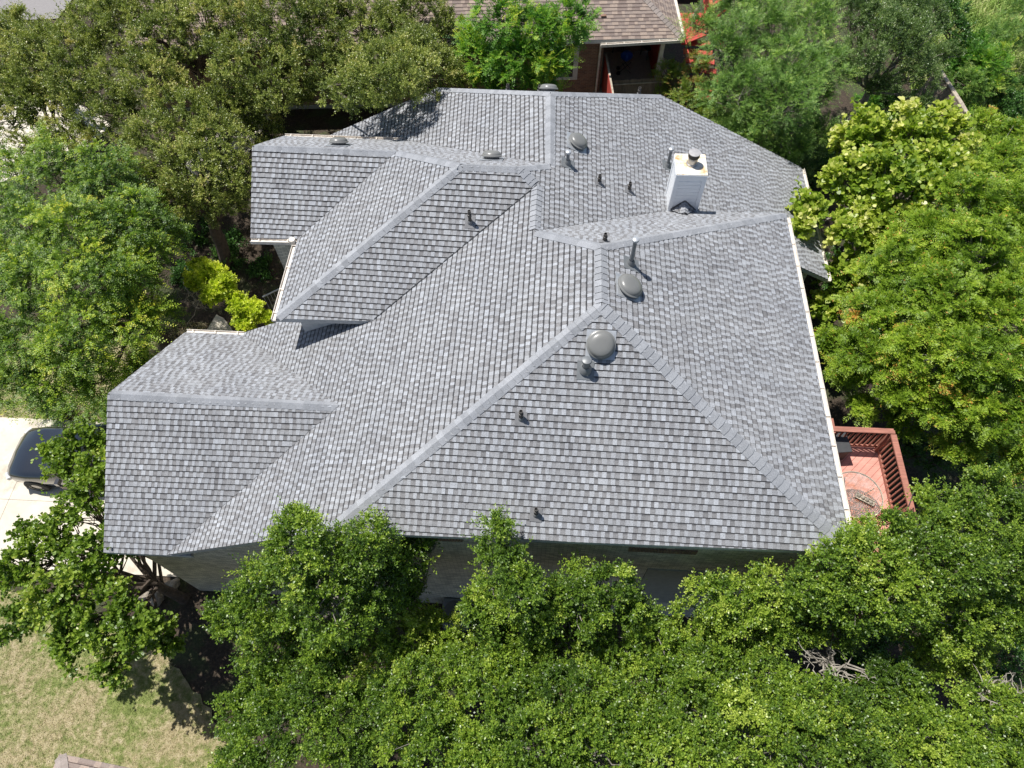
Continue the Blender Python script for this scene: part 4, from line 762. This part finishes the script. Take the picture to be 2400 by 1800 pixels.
# ================================================================== neighbour house
nh=thing('neighbour_house',(0,20,-8.3),'brown brick neighbour house with taupe shingle roof behind the trees at the top','house')
th=math.radians(4.2);ex=Vector((math.cos(th),math.sin(th),0));ey=Vector((-math.sin(th),math.cos(th),0));NZ=-5.0
eR=at(1600,89,NZ)   # right end of the patio gutter
eL=eR-ex*22
sl=.55;n_s=(ey*(-sl)+Vector((0,0,1))).normalized();n_e=(ex*sl+Vector((0,0,1))).normalized()
hip=eR+(-ex+ey)*7+Vector((0,0,7*sl));hipL=eL+ey*7+Vector((0,0,7*sl))
fS=[eL,eR,hip,hipL];eB=eR+ey*12;fE=[eR,eB,hip+ey*1,hip]
mb=MB();shingle_face(mb,fS,n_s,.1429,(.10,.34),(.15,.40),(.008,.011));shingle_face(mb,fE,n_e,.1429,(.10,.34),(.15,.40),(.008,.011));nr=mb.build('roof',M['brown'],nh,attr=True,fix=False)
cap_run(hip,eR,n_s,n_e).build('ridge_cap',M['brown_cap'],nr,attr=True,fix=False)
mb=MB();shell(mb,fS,n_s,.16);shell(mb,fE,n_e,.16);mb.build('fascia',M['trim'],nh)
FZ=-7.75
cnr=at(1414,100,NZ)  # left end of the patio opening
gutter(cnr-ex*.1,eR,-ey,par=nh,step=.7);gutter(eR+ey*.1,eB,ex,par=nh,step=.9)
def npt(u,v,z): q=eR+ex*u+ey*v;return Vector((q.x,q.y,z))
uc=(cnr-eR).dot(ex)
def nwall(u0,v0,u1,v1,z0,z1,mat,th_=.2,name='wall'):
    a=npt(u0,v0,z0);b=npt(u1,v1,z0);d=(b-a).normalized();nn=Vector((-d.y,d.x,0))*th_;mb=MB();mb.prism([a,b,npt(u1,v1,z1),npt(u0,v0,z1)],nn);return mb.build(name,M[mat],nh)
nwall(-22,.55,uc+.15,.55,FZ-.35,NZ-.05,'brickred');nwall(-22,.53,uc+.15,.53,-9.4,FZ-.352,'stucco',.24,'foundation')
nwall(uc+.16,3.3,-.6,3.3,FZ,NZ+.8,'brickred');nwall(uc+.15,.76,uc+.15,3.3,FZ,NZ+.5,'brickred')
nwall(-.5,.6,-.5,3.2,FZ,NZ-.1,'brightred',.06,'side_screen')
mb=MB();c=npt(uc/2,1.9,FZ-.2);mb.box(c,(abs(uc)+.2,2.9,.4),rz=th);mb.build('patio_slab',simple('patio_concrete',(.34,.29,.23),.85),nh)
mb=MB();c=npt(-.62,.5,(FZ+NZ)/2);mb.box(c,(.16,.16,NZ-FZ),rz=th);mb.build('porch_post',M['gutter'],nh)
mb=MB();q=npt(uc,.42,0);mb.tube([(q.x,q.y,NZ-.12),(q.x,q.y,-8.4)],.045,8);mb.build('downspout',M['gutter'],nh)
# window
wp=aty(1350,140,npt(uc-.6,.5,0).y);uw=(wp-eR).dot(ex)
mb=MB()
wz=wp.z
for du,dz_,sx,sz in((-.55,0,.14,1.75),(.55,0,.20,1.75),(0,.84,1.24,.12),(0,-.84,1.3,.12),(0,.0,1.0,.05)):
    q=npt(uw-.55+du,.52,wz+dz_);mb.box(q,(sx,.08,sz),rz=th)
wf=mb.build('window',M['trim'],nh);mb=MB();q=npt(uw-.55,.53,wz);mb.box(q,(1.0,.04,1.6),rz=th);mb.build('pane',M['glass'],wf)
# grill
M['blue']=simple('blue_enamel',(.02,.07,.35),.3);M['blackmetal']=simple('black_metal',(.015,.015,.015),.45)
gp=at(1463,170,FZ);gp=Vector((gp.x,gp.y,FZ));gr=thing('barbecue_grill',gp,'blue barbecue grill on crossed legs on the neighbour patio','grill')
mb=MB();mb.lathe([(0,.0),(.2,.02),(.27,.12),(.28,.2)],gp+Vector((0,0,.62)),n=4);mb.lathe([(.285,.2),(.27,.3),(.17,.38),(0,.40)],gp+Vector((0,0,.62)),n=4);o=mb.build('grill_lid',M['blue'],gr);o.modifiers.new('b','BEVEL').width=.03
mb=MB()
for s in(-1,1):
    for t in(-1,1): mb.tube([gp+Vector((s*.22,t*.16,.62)),gp+Vector((-s*.26,t*.16,.08))],.014,6)
mb.build('grill_legs',M['blackmetal'],gr)
for t in(-1,1):
    mb=MB();mb.lathe([(0,-.03),(.085,-.03),(.085,.03),(0,.03)],gp+Vector((-.27,t*.18,.09)),Matrix.Rotation(math.pi/2,3,'X'),16);mb.build('wheel',M['blackmetal'],gr)
M['green']=simple('dark_green_chair',(.02,.05,.045),.5)
def chair(px,py,label,rz):
    q=at(px,py,FZ);r=thing('patio_chair',(q.x,q.y,FZ),label,'chair','chairs on the neighbour patio',rz);R=Matrix.Rotation(rz,3,'Z');q=Vector((q.x,q.y,FZ))
    mb=MB();mb.box(q+Vector((0,0,.43)),(.48,.46,.04),rz=rz);mb.build('seat',M['green'],r);mb=MB();mb.box(q+R@Vector((0,.23,.72)),(.48,.04,.52),rz=rz);mb.build('backrest',M['green'],r)
    for sx in(-1,1):
        for sy in(-1,1): mb=MB();mb.bar(q+R@Vector((sx*.21,sy*.2,.41)),q+R@Vector((sx*.24,sy*.24,0)),.035,.035);mb.build('leg',M['green'],r)
chair(1518,130,'dark green chair on the neighbour patio nearest the porch post',.6);chair(1450,118,'dark chair deep under the neighbour porch behind the grill',-.2)
# red screen fence + wooden fence
rf=thing('red_fence_panel',at(1418,215,-8.3),'upright red painted fence panel at the left end of the neighbour patio','fence')
a=at(1417,128,-6.3);b=at(1434,222,-6.3);a=Vector((a.x,a.y,0));b=Vector((b.x,b.y,0));mb=MB();n=12
b=a+(b-a)*1.0
for i in range(n):
    p=a.lerp(b,i/n);q=a.lerp(b,(i+.93)/n);mb.prism([(p.x,p.y,-8.5),(q.x,q.y,-8.5),(q.x,q.y,-6.3),(p.x,p.y,-6.3)],(.03,0,0))
mb.build('boards',M['brightred'],rf);mb=MB();mb.bar((a.x+.05,a.y,-6.28),(b.x+.05,b.y,-6.28),.07,.05);mb.build('top_rail',M['palewood'],rf)
wf_=thing('wooden_fence',at(1500,215,-8.5),'weathered grey wooden fence below the neighbour patio','fence')
a=at(1432,192,-7.0);b=at(1700,176,-7.0);mb=MB();n=46
for i in range(n):
    p=a.lerp(b,i/n);q=a.lerp(b,(i+.92)/n);t=-6.95+random.uniform(-.02,.02);mb.prism([(p.x,p.y,-8.7),(q.x,q.y,-8.7),(q.x,q.y,t),(p.x,p.y,t)],(0,.025,0))
mb.build('boards',M['oldwood'],wf_);mb=MB();mb.tube([a+Vector((0,-.04,-.12)),a.lerp(b,.5)+Vector((0,-.04,-.12))],.03,6);mb.build('rail',M['palewood'],wf_)
# leaning fence by meadow
lf_=thing('leaning_fence',at(2230,240,-8.5),'weathered wooden fence leaning beside the meadow','fence')
pts=[at(2196,160,-6.6),at(2250,245,-6.6),at(2275,290,-6.8)];mb=MB();mc=MB()
for s in range(2):
    a,b=pts[s],pts[s+1];n=int((b-a).length/.15)
    for i in range(n):
        p=a.lerp(b,i/n);q=a.lerp(b,(i+.92)/n);bb=Vector((-.5,-.1,0));mb.prism([p,q,q+bb-Vector((0,0,2.0+random.uniform(0,.1))),p+bb-Vector((0,0,2.0))],(.03,0,0))
    mc.bar(a+Vector((.06,0,.02)),b+Vector((.06,0,.02)),.16,.05)
mb.build('boards',M['oldwood'],lf_);mc.build('cap_rail',M['palewood'],lf_)
# red steps of the neighbour
nd_=thing('red_stair_deck',at(1620,60,-7),'bright red wooden landing and stairs beside the neighbour roof','deck')
mb=MB();z=-6.0
q0=[at(1590,30,z),at(1650,30,z),at(1656,82,z),at(1612,100,z)]
def lerp2(u,v): return q0[0].lerp(q0[1],u).lerp(q0[3].lerp(q0[2],u),v)
n=12
for i in range(n):
    a,b,c,d=lerp2(0,i/n),lerp2(1,i/n),lerp2(1,(i+.93)/n),lerp2(0,(i+.93)/n);mb.prism([a,b,c,d],(0,0,-.05))
mb.build('landing_boards',M['brightred'],nd_)
mb=MB()
q1=at(1612,104,-6.3);q2=at(1650,98,-6.3)
for i in range(7):
    dv_=Vector((.10,-.32,-.2))*i;c=(q1+q2)/2+dv_;mb.box(c,(1.2,.34,.05),rz=-.1)
mb.build('stair_treads',M['brightred'],nd_)
def rail3(p,q,h=.9,n=9):
    mb=MB();p=Vector(p);q=Vector(q);U=Vector((0,0,1));mb.bar(p+U*h,q+U*h,.13,.04);mb.bar(p+U*.1,q+U*.1,.04,.06)
    for i in range(n+1): c=p.lerp(q,i/n);mb.bar(c,c+U*h,.04,.04,up=(q-p))
    return mb.build('railing',M['brightred'],nd_)
rail3(at(1645,-20,z),at(1655,60,z));rail3(at(1655,62,z),at(1700,30,z-1));rail3(at(1656,84,z-.2),at(1690,118,z-1.6))
mb=MB();
mb.box((lerp2(.4,-.9)),(1.6,.6,.9));o=mb.build('dark_bench',M['darkbox'],nd_)
# pale garden figurine on landing
fp=at(1624,60,z);fg=thing('garden_ornament',fp,'small pale garden ornament standing on the red landing','ornament');mb=MB();mb.lathe([(0,0),(.12,.01),(.09,.12),(.05,.2),(.11,.34),(.13,.45),(.06,.55),(.09,.64),(.05,.74),(0,.76)],fp,n=12);mb.build('figure',M['palewood'],fg,smooth=True)
# neighbouring roof at the bottom edge
rz0=-6.5
c0=at(140,1767,rz0);e1=(at(300,1800,rz0)-c0).normalized();e2=Vector((e1.y,-e1.x,0));e2=-e2 if e2.y>0 else e2
br=thing('neighbour_garage',(c0.x+2,c0.y-2,-10.2),'taupe shingle roof corner of another house at the bottom left edge','house')
s_=.5;pk_=c0+(e1+e2)*3+Vector((0,0,3*s_));f1=[c0,c0+e1*8,c0+e1*5+e2*3+Vector((0,0,3*s_)),pk_];f2=[c0,pk_,pk_+e2*1,c0+e2*7]
nf1=(f1[1]-f1[0]).cross(f1[3]-f1[0]).normalized();nf1=nf1 if nf1.z>0 else -nf1;nf2=(f2[1]-f2[0]).cross(f2[3]-f2[0]).normalized();nf2=nf2 if nf2.z>0 else -nf2
mb=MB();shingle_face(mb,f1,nf1,.1429,(.10,.34),(.15,.40),(.008,.011));shingle_face(mb,f2,nf2,.1429,(.10,.34),(.15,.40),(.008,.011));ro=mb.build('roof',M['brown'],br,attr=True,fix=False)
cap_run(pk_,c0,nf1,nf2).build('ridge_cap',M['brown_cap'],ro,attr=True,fix=False)
mb=MB();shell(mb,f1,nf1,.16);shell(mb,f2,nf2,.16);mb.build('fascia',M['trim'],br)
mb=MB();cc_=c0+e1*3.6+e2*3.6;R=Matrix((e1,e2*-1,Vector((0,0,1)))).transposed();mb.box((cc_.x,cc_.y,-8.55),(6.2,6.2,3.8),R=R);mb.build('wall',M['brickred'],br)
print('leaves',LEAFN[0])
